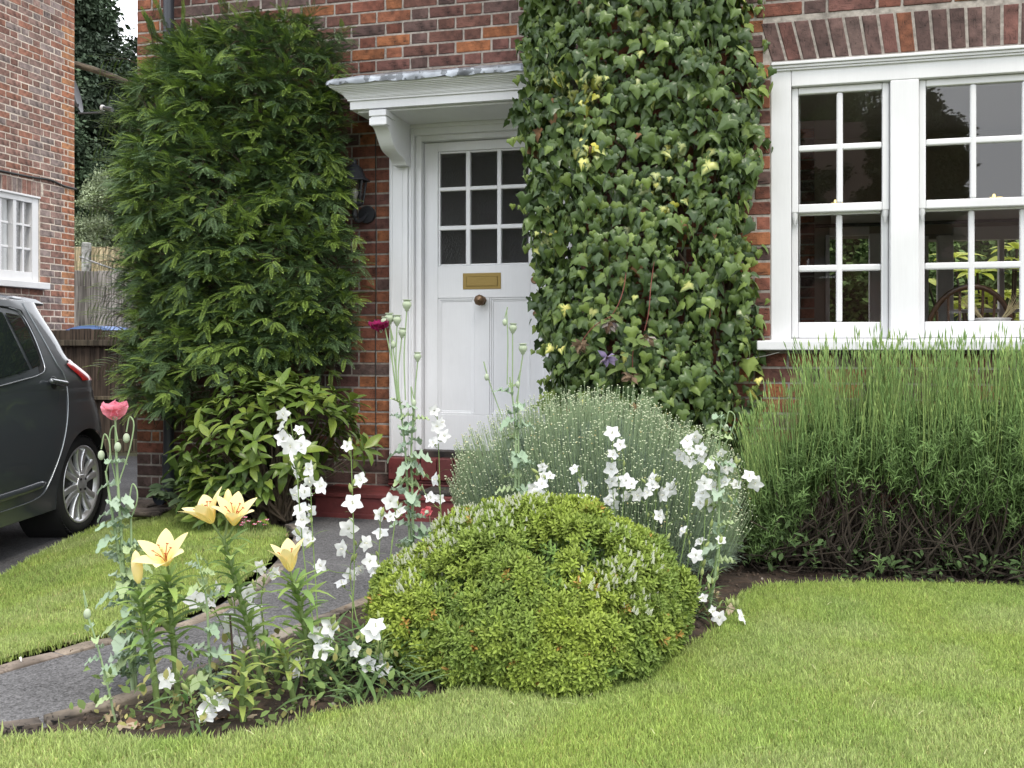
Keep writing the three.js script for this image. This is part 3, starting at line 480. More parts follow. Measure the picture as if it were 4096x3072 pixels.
// ---------------------------------------------------------------- the room behind the window
{
  const wallM = std({ color: C(0.6, 0.56, 0.5), roughness: 0.9 }), warm = std({ color: C(0.42, 0.36, 0.31), roughness: 0.9 }), floorM = std({ color: C(0.1, 0.06, 0.035), roughness: 0.5, map: stoneTex });
  const m = new MB(); m.box(-0.699, 0.2, -2.39, 3.14, 0.34, 0.399); m.build('room_floor', floorM, house);
  const c = new MB(); c.box(-0.699, 2.62, -2.39, 3.14, 2.75, 0.399); c.build('room_ceiling', wallM, house);
  const w = new MB(); w.box(-0.72, 0.2, -2.39, -0.69, 2.75, 0.395); w.box(3.12, 0.2, -2.39, 3.145, 2.75, 0.395); w.box(-0.699, 0.34, -2.395, 0.4, 2.62, -2.38); w.box(2.9, 0.34, -2.395, 3.14, 2.62, -2.38); w.box(0.72, 0.34, -2.395, 1.11, 2.62, -2.381); w.box(0.4, 1.86, -2.395, 2.9, 2.62, -2.382); w.build('room_wall', warm, house);
  const t = new MB(); bars(t, [[0.38, 0.34, -2.4, 0.41, 1.87, -2.34], [0.7, 0.34, -2.4, 0.83, 1.87, -2.33], [0.41, 1.86, -2.4, 0.7, 1.94, -2.34], [1.08, 0.8, -2.4, 1.12, 1.84, -2.32], [1.185, 0.8, -2.4, 1.295, 1.84, -2.32], [1.295, 1.8, -2.4, 2.9, 1.9, -2.33], [1.12, 0.8, -2.4, 2.9, 0.86, -2.3], [1.61, 0.86, -2.4, 1.645, 1.8, -2.33], [1.295, 1.26, -2.4, 2.9, 1.285, -2.34], [2.1, 0.86, -2.4, 2.14, 1.8, -2.33]], 0.004); bars(t, [[0.42, 1.94, -2.38, 2.95, 2.03, -2.36]], 0.003);
  t.build('garden_window_frame', std({ color: C(0.8, 0.78, 0.76), roughness: 0.5 }), house);
  const rod = mesh('curtain_rod', tubeGeo([V(0.3, 1.93, -2.25), V(2.9, 1.93, -2.25)], 0.014, 8), std({ color: C(0.06, 0.05, 0.05), roughness: 0.4 })); rod.userData = { label: 'dark curtain rod across the far window inside the room', category: 'curtain rod' };
  // curtain at the left of the window
  const p = [], idx = [], n = 24; for (let i = 0; i <= n; i++) for (const y of [0.5, 1.2, 1.6, 2.3]) { const t = i / n; p.push(0.04 + t * (0.085 + (y < 1.3 ? -0.02 * (1.3 - y) : 0.0)), y, 0.46 + 0.018 * Math.sin(t * 22)); if (i < n && y < 2.2) { const k = p.length / 3 - 1; idx.push(k, k + 4, k + 1, k + 1, k + 4, k + 5); } }
  const cu = mesh('curtain', raw(p, idx), leafMat(C(0.6, 0.6, 0.6), 0.3, 0)); cu.userData = { label: 'pale curtain drawn to the left edge of the sash window', category: 'curtain' };
  // brick chimney breast inside, built of its own bricks
  const ch = thing('chimney_breast', 'bare brick chimney breast inside the room behind the left sash', 'chimney breast'); mesh('mortar_core', boxGeo(-0.68, 0.34, -2.3, 0.27, 2.6, -1.605), std({ color: C(0.25, 0.22, 0.19), roughness: 1 }), ch);
  reseed(201); const bm = new MB(); for (const b of bond(-0.68, 0.27, 5, 34, 0.075, [], [], () => wTone(mixBay))) bm.add(boxGeo(-b.w / 2, -b.h / 2, -0.02, b.w / 2, b.h / 2, 0, R(), R()), new THREE.Matrix4().makeTranslation(b.x, b.y, -1.6), C(...tones[b.tone])); bm.build('brickwork', brickStuff, ch, 'stuff');
  // hoop-back chair with its back to the window
  const oak = std({ color: C(0.15, 0.075, 0.035), roughness: 0.35, map: stoneTex });
  const chair = thing('hoop_back_chair', 'wooden hoop-back chair seen through the sash window', 'chair', [0.955, 0.34, 0.06], 0.06);
  const hoop = []; for (let k = 0; k <= 24; k++) { const a = Math.PI * k / 24; hoop.push(V(-Math.cos(a) * 0.215, 0.62 + Math.pow(Math.sin(a), 0.8) * 0.35, 0.14 + 0.05 * Math.sin(a))); }
  mesh('hoop', tubeGeo([V(-0.2, 0.44, 0.11), ...hoop, V(0.2, 0.44, 0.11)], 0.014, 8), oak, chair);
  for (let k = -3; k <= 3; k++) { const x = k * 0.055, top = 0.62 + Math.sqrt(Math.max(0, 1 - (x / 0.215) ** 2)) * 0.35; mesh('spindle', tubeGeo(curve([[x * 0.85, 0.44, 0.12], [x * 0.95, 0.65, 0.16], [x, top, 0.185]], 6), 0.0075, 6), oak, chair); }
  mesh('seat', bevelBox(-0.23, 0.41, -0.26, 0.23, 0.45, 0.17, 0.015), oak, chair); mesh('arm_bow', tubeGeo(curve([[-0.27, 0.66, -0.15], [-0.26, 0.66, 0.02], [-0.2, 0.665, 0.15], [0, 0.67, 0.19], [0.2, 0.665, 0.15], [0.26, 0.66, 0.02], [0.27, 0.66, -0.15]], 24), 0.016, 8), oak, chair);
  for (const [x, z] of [[-0.18, -0.2], [0.18, -0.2], [-0.16, 0.12], [0.16, 0.12]]) mesh('leg', tubeGeo([V(x * 1.25, 0, z * 1.3), V(x * 1.1, 0.2, z * 1.15), V(x, 0.42, z)], (t) => 0.016 + 0.006 * Math.sin(t * 3.1), 8), oak, chair);
  // inner sill board with a white bowl of dried grasses
  mesh('inner_sill', bevelBox(-0.02, 1.0, 0.3, 2.07, 1.035, 0.54, 0.006), white, house);
  const bowl = thing('bowl', 'white bowl of dried grasses on the inner window sill', 'bowl', [1.03, 1.036, 0.42]);
  mesh('dish', new THREE.LatheGeometry([[0, 0.004], [0.05, 0.0], [0.065, 0.02], [0.082, 0.1], [0.088, 0.104], [0.08, 0.108], [0.06, 0.04], [0, 0.03]].map(([a, b]) => new THREE.Vector2(a, b)), 24), std({ color: C(0.8, 0.79, 0.77), roughness: 0.25 }), bowl);
  const dg = new MB(); reseed(202); for (let k = 0; k < 60; k++) { const s = k % 2 ? 1 : -1, a = s * U(0.2, 0.7); dg.add(tubeGeo([V(s * 0.035, 0.09, G() * 0.02), V(s * 0.05 + a * 0.06, 0.14, G() * 0.03), V(s * 0.05 + a * 0.15, U(0.17, 0.24), G() * 0.04)], (t) => 0.0028 * (1.1 - t), 4)); } dg.build('dried_grasses', std({ color: C(0.42, 0.36, 0.2), roughness: 0.9 }), bowl, 'stuff');
}
// ---------------------------------------------------------------- neighbouring house and fences
{
  const NX = -7.963, NZ = -4.268;
  const nb = thing('neighbouring_house', 'weathered brick house beyond the driveway with white casement window', 'house', [NX, 0, NZ]);
  reseed(301);
  const T = { a: [0.36, 0.235, 0.2], b: [0.37, 0.21, 0.17], c: [0.34, 0.175, 0.137], d: [0.34, 0.265, 0.245], e: [0.41, 0.19, 0.13], o: [0.58, 0.27, 0.13], q: [0.49, 0.2, 0.11] };
  const M = Object.fromEntries(Object.entries(T).map(([k, c]) => [k, [0.88, 1.08].map((f) => std({ color: C(...c.map((v) => v * f)), map: brickTex, roughness: 0.95 }))]));
  const pale = std({ color: C(0.9, 0.79, 0.67), map: mortarTex, roughness: 1 });
  // local: u runs along +z from the far corner, wall faces +x
  const W0 = 0.575, W1 = 2.6, wb = 1.73, wt = 2.68, m = new MB(), d = 0.003;
  m.box(-4, -0.35, 0, -d, 1.645, 6); m.box(-4, 1.645, 0, -d, wt, W0); m.box(-4, wt, 0, -d, 6.2, 6); m.box(-4, 1.645, W1, -d, wt, 6); m.build('wall', pale, nb);
  const bl = bond(0, 4.2, -3, 76, 0.075, [[W0 - 0.06, W1 + 0.06, 1.64, 1.72], [W0 - 0.01, W1 + 0.01, 1.7, wt], [W0 - 0.06, W1, wt - 0.01, 2.85]], [], (x) => x < 0.19 ? pick(['o', 'q', 'q', 'o', 'e']) : pick(['a', 'b', 'c', 'd', 'a', 'b', 'd', 'e']));
  const rest = new MB(), vis = bl.filter((b) => b.x < 1.35 && b.y > 1.15 && b.y < 4.75).sort((p, q) => p.x - q.x), own = new Set(vis.slice(0, 300));
  const rot = new THREE.Matrix4().makeRotationY(Math.PI / 2);
  for (const b of bl) {
    const f = pick([0, 1]);
    if (own.has(b)) { const o = mesh('brick', brickGeo(b.w, b.h, 0.05), M[b.tone][f], nb); o.rotation.y = Math.PI / 2; o.position.set(U(-0.0015, 0.0015), b.y, b.x); o.scale.x = b.w / (Math.round(b.w * 200) / 200); }
    else rest.add(boxGeo(-b.w / 2, -b.h / 2, -0.02, b.w / 2, b.h / 2, 0, R(), R()), new THREE.Matrix4().makeTranslation(0, b.y, b.x).multiply(rot), C(...T[b.tone].map((v) => v * (f ? 1.08 : 0.88))));
  }
  rest.build('brickwork', brickStuff, nb, 'stuff');
  for (let i = 0; i < 24; i++) { const a = W0 - 0.02 + i * 0.073, k = (1.5 - i) * 0.006, o = mesh('arch_brick', bevelBox(-0.03, wt + 0.004, a, 0.0 + U(0, 0.002), 2.842, a + 0.064, 0.004, 0.002), M[pick(['c', 'e', 'e', 'd', 'a'])][f2()], nb); o.rotation.x = -Math.max(-0.06, k) * 0.0; }
  function f2() { return R() < 0.5 ? 0 : 1; }
  // window
  const fr = new MB(), B = (z0, z1, y0, y1, x0, x1) => bars(fr, [[x0, y0, z0, x1, y1, z1]], 0.004);
  B(W0, W0 + 0.1, 1.72, wt, -0.1, -0.012); B(W0 + 0.1, W1, 2.6, wt, -0.1, -0.013); B(W0 + 0.1, W1, 1.72, 1.83, -0.1, -0.013); B(W0 - 0.005, W1, wt - 0.02, wt + 0.003, -0.05, 0.012);
  for (let z = W0 + 0.33; z < W1; z += 0.335) B(z, z + 0.05, 1.83, 2.6, -0.09, -0.018);
  const wn = fr.build('window', white, nb), gb = new MB();
  for (let z = W0 + 0.1; z < W1; z += 0.335) { gb.add(bevelBox(-0.07, 1.83, z + 0.1, -0.03, 2.6, z + 0.128, 0.004)); for (const y of [2.075, 2.335]) gb.add(bevelBox(-0.07, y, z, -0.031, y + 0.025, z + 0.285, 0.004)); }
  gb.build('glazing_bar', white, wn);
  mesh('window_sill', bevelBox(-0.1, 1.648, W0 - 0.085, 0.075, 1.722, W1, 0.008), white, wn);
  for (let z = W0 + 0.1, i = 0; z < W1; z += 0.335, i++) for (const [y0, y1] of [[1.83, 2.075], [2.1, 2.335], [2.36, 2.6]]) { const p = mesh('pane', new THREE.PlaneGeometry(0.235, y1 - y0), glass, wn); p.rotation.y = Math.PI / 2; p.position.set(-0.055, (y0 + y1) / 2, z + 0.117); }
  const cp = [], ci = []; for (let i = 0; i <= 90; i++) { const z = W0 + 0.2 + i * 0.022; for (const y of [1.6, 2.62]) { cp.push(-0.17 + 0.016 * Math.sin(i * 0.9), y, z); } if (i < 90) ci.push(i * 2, i * 2 + 2, i * 2 + 1, i * 2 + 1, i * 2 + 2, i * 2 + 3); }
  mesh('net_curtain', raw(cp, ci), std({ color: C(0.62, 0.63, 0.62), roughness: 1, side: THREE.DoubleSide }), wn);
  mesh('room_behind', boxGeo(-0.6, 1.5, W0, -0.5, 2.8, W1), std({ color: C(0.12, 0.12, 0.12), roughness: 1 }), nb);
  mesh('roof', raw([0.5, 6.1, -0.5, 0.5, 6.1, 6.5, -2, 8, 6.5, -2, 8, -0.5, -4.5, 6.1, -0.5, -4.5, 6.1, 6.5], [0, 1, 2, 0, 2, 3, 3, 2, 5, 3, 5, 4, 0, 3, 4, 1, 5, 2]), std({ color: C(0.18, 0.09, 0.06), side: THREE.DoubleSide }), nb);
  const wire = mesh('cable', tubeGeo(curve([[NX + 0.008, 2.862, NZ - 0.02], [NX + 0.012, 2.868, NZ + 0.2], [NX + 0.012, 2.9, NZ + 0.42], [NX + 0.012, 2.885, NZ + 0.7], [NX + 0.012, 2.875, NZ + 1.3], [NX + 0.012, 2.87, NZ + 3]], 50), 0.012, 5), std({ color: C(0.03, 0.03, 0.03), roughness: 0.6 })); wire.userData = { label: 'black cable clipped along the wall above the neighbouring window', category: 'cable' };
  // satellite dish round the far corner
  const ds = thing('satellite_dish', 'grey satellite dish peeping from behind the neighbouring brick corner', 'dish', [-8.29, 3.98, -4.75], 0);
  const grey = std({ color: C(0.07, 0.07, 0.078), roughness: 0.5, side: THREE.DoubleSide });
  const dish = mesh('reflector', new THREE.SphereGeometry(0.4, 28, 10, 0, Math.PI * 2, 0, 0.56).translate(0, -0.36, 0), grey, ds); dish.quaternion.setFromUnitVectors(V(0, -1, 0), V(0.86, 0.2, -0.42).normalize()); dish.position.set(-0.035, 0.11, 0);
  mesh('arm', tubeGeo([V(0.0, -0.1, 0), V(0.46, -0.14, 0.1)], 0.012, 6), grey, ds);
  mesh('receiver', new THREE.CylinderGeometry(0.024, 0.03, 0.13, 12).rotateZ(1.35).translate(0.5, -0.1, 0.11), grey, ds); mesh('receiver_cap', new THREE.CylinderGeometry(0.036, 0.034, 0.03, 12).rotateZ(1.35).translate(0.43, -0.085, 0.11), std({ color: C(0.7, 0.7, 0.7), roughness: 0.4 }), ds);
  mesh('bracket', tubeGeo(curve([[0.0, 0, 0], [-0.2, 0, 0.1], [-0.3, 0, 0.35]], 8), 0.02, 8), grey, ds);

  // fences
  const grain = tex(512, (u, v) => { const a = vnoise(u * 60, v * 3, 0, 311), b = vnoise(u * 140, v * 8, 0, 312), c = fbm(u, v, 4, 3, 313); return clamp(0.55 + (a - 0.5) * 0.7 + (b - 0.5) * 0.35 + (c - 0.5) * 0.5, 0, 1); }, 1);
  const wood = (c) => [0.85, 1, 1.15].map((f) => std({ color: C(...c.map((v) => v * f)), map: grain, bumpMap: grain, bumpScale: 0.004, roughness: 0.95 }));
  const boards = (o, name, n, w, y0, y1, mats, t = 0.02, jit = 0.01) => { for (let i = 0; i < n; i++) { const g = bevelBox(-w / 2 + 0.002, 0, -t / 2, w / 2 - 0.002, y1 - y0 + U(-jit, jit), t / 2, 0.003), T2 = g.attributes.uv, ox = R(); for (let k = 0; k < T2.count; k++) T2.setXY(k, T2.getX(k) + ox, T2.getY(k)); const b = mesh(name, g, pick(mats), o); b.position.set(i * w, y0, U(-0.006, 0.006)); b.rotation.y = U(-0.05, 0.05) + 0.08; } };
  const low = thing('low_fence', 'low dark brown board fence closing the end of the driveway', 'fence', [-7.95, -0.12, -3.42], 0.2), dk = wood([0.11, 0.082, 0.062]);
  boards(low, 'board', 34, 0.118, 0.12, 1.315, dk); const rm = wood([0.2, 0.165, 0.11])[1], rl = wood([0.13, 0.11, 0.08])[1];
  mesh('top_rail', bevelBox(-0.06, 1.135, 0.012, 3.98, 1.2, 0.08, 0.006), rl, low); mesh('rail', bevelBox(-0.06, 0.55, 0.012, 3.98, 0.59, 0.075, 0.006), rm, low); mesh('gravel_board', bevelBox(-0.06, -0.02, 0.0, 3.98, 0.125, 0.05, 0.006), rm, low);
  const gf = thing('grey_fence', 'tall silver-grey weathered board fence behind the bins', 'fence', [-10.2, -0.2, -5.05], 0.26); boards(gf, 'board', 44, 0.125, 0, 2.2, wood([0.55, 0.535, 0.525]), 0.02, 0.008);
  const pf = thing('pale_fence', 'new pale yellow feather-edge fence with white concrete post', 'fence', [-15, -0.3, -10.6], 0.26); boards(pf, 'board', 96, 0.062, 0, 3.28, wood([0.72, 0.6, 0.38]), 0.014, 0.012);
  mesh('post', bevelBox(1.02, 0, -0.02, 1.18, 3.36, 0.12, 0.03), std({ color: C(0.62, 0.62, 0.6), map: stoneTex, roughness: 0.9 }), pf).position.x = 0.86;
  const strut = mesh('pole', tubeGeo([V(-8.63, 2.16, -5.2), V(-8.2, 2.0, -5.3), V(-7.9, 1.9, -5.4)], 0.012, 6), std({ color: C(0.35, 0.36, 0.38), roughness: 0.5 })); strut.userData = { label: 'thin grey pole leaning across the top of the grey fence', category: 'pole' };
  const bin = (x, z, c, lid, label, arch) => {
    const o = thing('wheelie_bin', label, 'bin', [x, -0.125, z], 0.2, null), mt = std({ color: C(...c), roughness: 0.5 });
    mesh('body', new THREE.CylinderGeometry(0.4, 0.32, 1.24, 4, 1).rotateY(Math.PI / 4).translate(0, 0.66, 0), mt, o);
    const p = [], idx = []; for (let i = 0; i <= 12; i++) { const t = i / 12 * 2 - 1; for (const zz of [-0.32, 0.33]) p.push(t * 0.3, 1.3 + arch * (1 - t * t), zz); for (const zz of [-0.32, 0.33]) p.push(t * 0.3, 1.26 + arch * (1 - t * t) * (zz > 0 ? 0.6 : 1), zz); if (i < 12) { const a = i * 4, b = a + 4; idx.push(a, a + 1, b, b, a + 1, b + 1, a + 1, a + 3, b + 1, b + 1, a + 3, b + 3, a, b, a + 2, b, b + 2, a + 2); } }
    mesh('lid', raw(p, idx), std({ color: C(...lid), roughness: 0.45, side: THREE.DoubleSide }), o);
    for (const s of [-0.24, 0.24]) mesh('wheel', new THREE.CylinderGeometry(0.1, 0.1, 0.05, 16).rotateZ(Math.PI / 2).translate(s, 0.1, -0.24), std({ color: C(0.03, 0.03, 0.03) }), o);
  };
  bin(-7.46, -4.1, [0.03, 0.06, 0.16], [0.1, 0.18, 0.4], 'wheelie bin with arched blue lid behind the low fence', 0.07);
  bin(-6.9, -4.2, [0.03, 0.07, 0.035], [0.16, 0.26, 0.17], 'wheelie bin with flat green lid behind the low fence', 0.012);
  bin(-6.35, -4.25, [0.07, 0.045, 0.03], [0.3, 0.22, 0.18], 'wheelie bin with pale brown lid behind the low fence', 0.03);
}
// ---------------------------------------------------------------- trees beyond and across the road
const bark = std({ color: C(0.09, 0.07, 0.055), roughness: 1, map: stoneTex });
function clumpGeo(n, len, wid, droop) { // spray of small leaves
  const m = new MB(), l = leafGeo(1, (t) => 0.32 * Math.sin(Math.PI * Math.min(1, t * 0.9 + 0.08)), 2, { fold: 0.2 });
  for (let k = 0; k < n; k++) { const d = V(G(), G() * 0.7 + droop, G()).normalize(), s = len * U(0.6, 1.2); m.add(l, orient(V(G(), G(), G()).multiplyScalar(wid), d, rnd3(), s)); }
  return m.geo();
}
function fillTree(name, label, x, z, h, r, opts) {
  const { col, n, base = 0.15, conif = true, droop = -0.4, size = 0.2, group, lean = 0, cut } = opts, o = thing(name, label, 'tree', [x, -0.3, z], 0, group);
  const tr = new MB(); tr.add(tubeGeo(curve([[0, 0, 0], [lean * 0.3, h * 0.35, 0.05], [lean, h * 0.9, 0]], 10), (t) => lerp(h * 0.022, h * 0.004, t), 9));
  const list = [], nb = Math.round(n / 26);
  for (let b = 0; b < nb; b++) {
    const ty = lerp(base, 0.99, Math.pow(R(), 0.8)), a = U(0, 6.283), prof = conif ? Math.pow(1 - ty, 0.62) * 1.25 + 0.05 : Math.sqrt(Math.max(0.02, 1 - Math.pow((ty - 0.62) / 0.42, 2))), L = r * prof * U(0.65, 1.12), dy = conif ? U(-0.25, 0.12) : U(0, 0.5);
    const p0 = V(lean * ty, h * ty, 0), p1 = V(p0.x + Math.cos(a) * L, p0.y + L * dy, Math.sin(a) * L); if (cut && cut(p1)) continue;
    if (b % 3 === 0) tr.add(tubeGeo(curve([p0, p0.clone().lerp(p1, 0.5).add(V(0, L * 0.06, 0)), p1], 5), (t) => lerp(h * 0.005, h * 0.001, t), 4));
    for (let k = 0; k < 26; k++) { const t = Math.pow(R(), 0.6), q = p0.clone().lerp(p1, t).add(V(G(), G() * 0.6, G()).multiplyScalar(0.12 * r * (0.5 + t))); const f = U(0.55, 1.35); list.push([orient(q, V(Math.cos(a), droop + G() * 0.3, Math.sin(a)), V(G() * 0.3, 1, G() * 0.3), size * U(0.7, 1.3)), C(col[0] * f, col[1] * f, col[2] * f)]); }
  }
  tr.build('trunk', bark, o); copies('crown', opts.geo, opts.mat, list, o); return o;
}
reseed(401);
const farLeaf = std({ roughness: 0.8, side: THREE.DoubleSide });
const softClump = clumpGeo(80, 0.26, 0.4, 0.5), leafyClump = clumpGeo(44, 0.3, 0.5, 0);
fillTree('conifer', 'tall dark conifer filling the gap between the two houses', -21.6, -17.6, 15.5, 4.6, { col: [0.035, 0.062, 0.03], n: 12000, base: 0.02, geo: softClump, mat: farLeaf, size: 0.6 });
fillTree('conifer', 'second dark conifer close behind the pale fence', -18.2, -17.4, 9.4, 3.6, { col: [0.025, 0.045, 0.022], n: 9000, base: 0.02, geo: softClump, mat: farLeaf, size: 0.5 });
fillTree('broadleaf_tree', 'grey-green leafy tree behind the satellite dish', -18.0, -15.2, 8.3, 1.9, { col: [0.06, 0.1, 0.05], n: 4200, base: 0.2, conif: false, geo: leafyClump, mat: farLeaf, size: 0.34 });
fillTree('pale_shrub', 'pale flowering shrub showing above the grey fence', -14.2, -13.6, 5.1, 1.0, { col: [0.24, 0.29, 0.17], n: 1300, base: 0.35, conif: false, geo: leafyClump, mat: farLeaf, size: 0.2 });
{ const o = mesh('bare_branch', tubeGeo(curve([[-11.2, 5.2, -6.3], [-10.0, 5.15, -6.6], [-9.1, 4.85, -6.9], [-8.5, 4.55, -7.0], [-7.6, 4.1, -7.2]], 20), (t) => lerp(0.06, 0.025, t), 7), std({ color: C(0.22, 0.18, 0.13), roughness: 1, map: stoneTex })); o.userData = { label: 'bare curved tree limb crossing the gap at the top', category: 'branch' }; }
// garden seen through the room
fillTree('garden_hedge', 'clipped garden hedge seen through the room', 0.9, -6.9, 3.6, 1.8, { col: [0.12, 0.2, 0.055], n: 4200, base: 0.05, conif: false, geo: leafyClump, mat: farLeaf, size: 0.24 });
fillTree('garden_hedge', 'second clipped garden hedge seen through the room', 3.2, -7.1, 3.6, 1.9, { col: [0.12, 0.2, 0.055], n: 4200, base: 0.05, conif: false, geo: leafyClump, mat: farLeaf, size: 0.24 });
{
  const o = thing('fatsia', 'yellow-green large-leaved shrub in the garden behind the room', 'shrub', [2.05, -0.3, -4.3]), lf = leafGeo(0.26, (t) => 0.055 * Math.sin(Math.PI * Math.min(1, t + 0.05)), 4, { droop: 0.7, fold: 0.2 }), lm = leafMat(C(0.6, 0.66, 0.12), 0.45, 0.3), st = new MB();
  reseed(402); for (let k = 0; k < 26; k++) { const c = V(G() * 0.6, U(1.25, 2.2), G() * 0.4); st.add(tubeGeo([V(c.x * 0.3, 0, c.z * 0.3), V(c.x * 0.6, c.y * 0.5, c.z * 0.6), c], 0.012, 5)); for (let i = 0; i < 8; i++) { const a = i / 8 * 6.283 + U(-0.2, 0.2); const q = mesh('leaf', lf, lm, o); q.applyMatrix4(orient(c, V(Math.cos(a), U(0.1, 0.6), Math.sin(a)), V(0, 1, 0.2), U(0.8, 1.2))); } }
  st.build('stem', bark, o);
}
// across the road, mirrored in the window: house roof and trees
{
  const op = thing('opposite_house', 'brown roofed house across the road mirrored in the window', 'house', [-3, -0.3, 40]); reseed(403);
  const b = new MB(); b.box(-9, 0, 0, 7.6, 7, 9); b.box(7.6, 0, 0.5, 17, 4.8, 9); b.build('wall', std({ color: C(0.16, 0.085, 0.06), map: brickTex, roughness: 1 }), op);
  mesh('roof', raw([-9.6, 6.8, -0.6, 8.2, 6.8, -0.6, 8.2, 11.9, 4.5, -9.6, 11.9, 4.5, -9.6, 6.8, 9.6, 8.2, 6.8, 9.6, 8.2, 4.7, 0, 17.5, 4.7, 0, 17.5, 7.6, 4.5, 8.2, 7.6, 4.5, 8.2, 4.7, 9.5, 17.5, 4.7, 9.5], [0, 2, 1, 0, 3, 2, 3, 5, 2, 3, 4, 5, 0, 4, 3, 1, 2, 5, 6, 8, 7, 6, 9, 8, 9, 11, 8, 9, 10, 11, 7, 8, 11]), std({ color: C(0.085, 0.055, 0.045), map: mortarTex, roughness: 1, side: THREE.DoubleSide }), op);
  for (const [x, y] of [[-6, 4], [-2, 4], [2, 4], [5, 4], [-6, 1.2], [2, 1.2], [10, 1.6], [13.5, 1.6]]) { const w = mesh('window', bevelBox(x - 0.7, y, -0.05, x + 0.7, y + 1.4, 0.1, 0.02), white, op); if (x > 7.6) w.position.z = 0.5; mesh('pane', boxGeo(x - 0.6, y + 0.1, -0.06, x + 0.6, y + 1.3, -0.052), std({ color: C(0.03, 0.035, 0.04), roughness: 0.1 }), w); }
  fillTree('cedar', 'broad dark cedar across the road mirrored in the window', 4.4, 31, 9.4, 1.5, { col: [0.03, 0.05, 0.026], n: 4200, base: 0.2, conif: false, geo: softClump, mat: farLeaf, size: 0.5 });
  fillTree('cedar', 'slim dark cedar across the road mirrored in the left sash', 0.5, 29, 12.5, 1.5, { col: [0.03, 0.05, 0.026], n: 1700, base: 0.2, conif: false, geo: softClump, mat: farLeaf, size: 0.45 });
  fillTree('roadside_tree', 'green leafy tree across the road mirrored in the window', 1.6, 50, 17, 4.5, { col: [0.07, 0.11, 0.03], n: 4200, base: 0.3, conif: false, geo: leafyClump, mat: farLeaf, size: 0.55 });
}
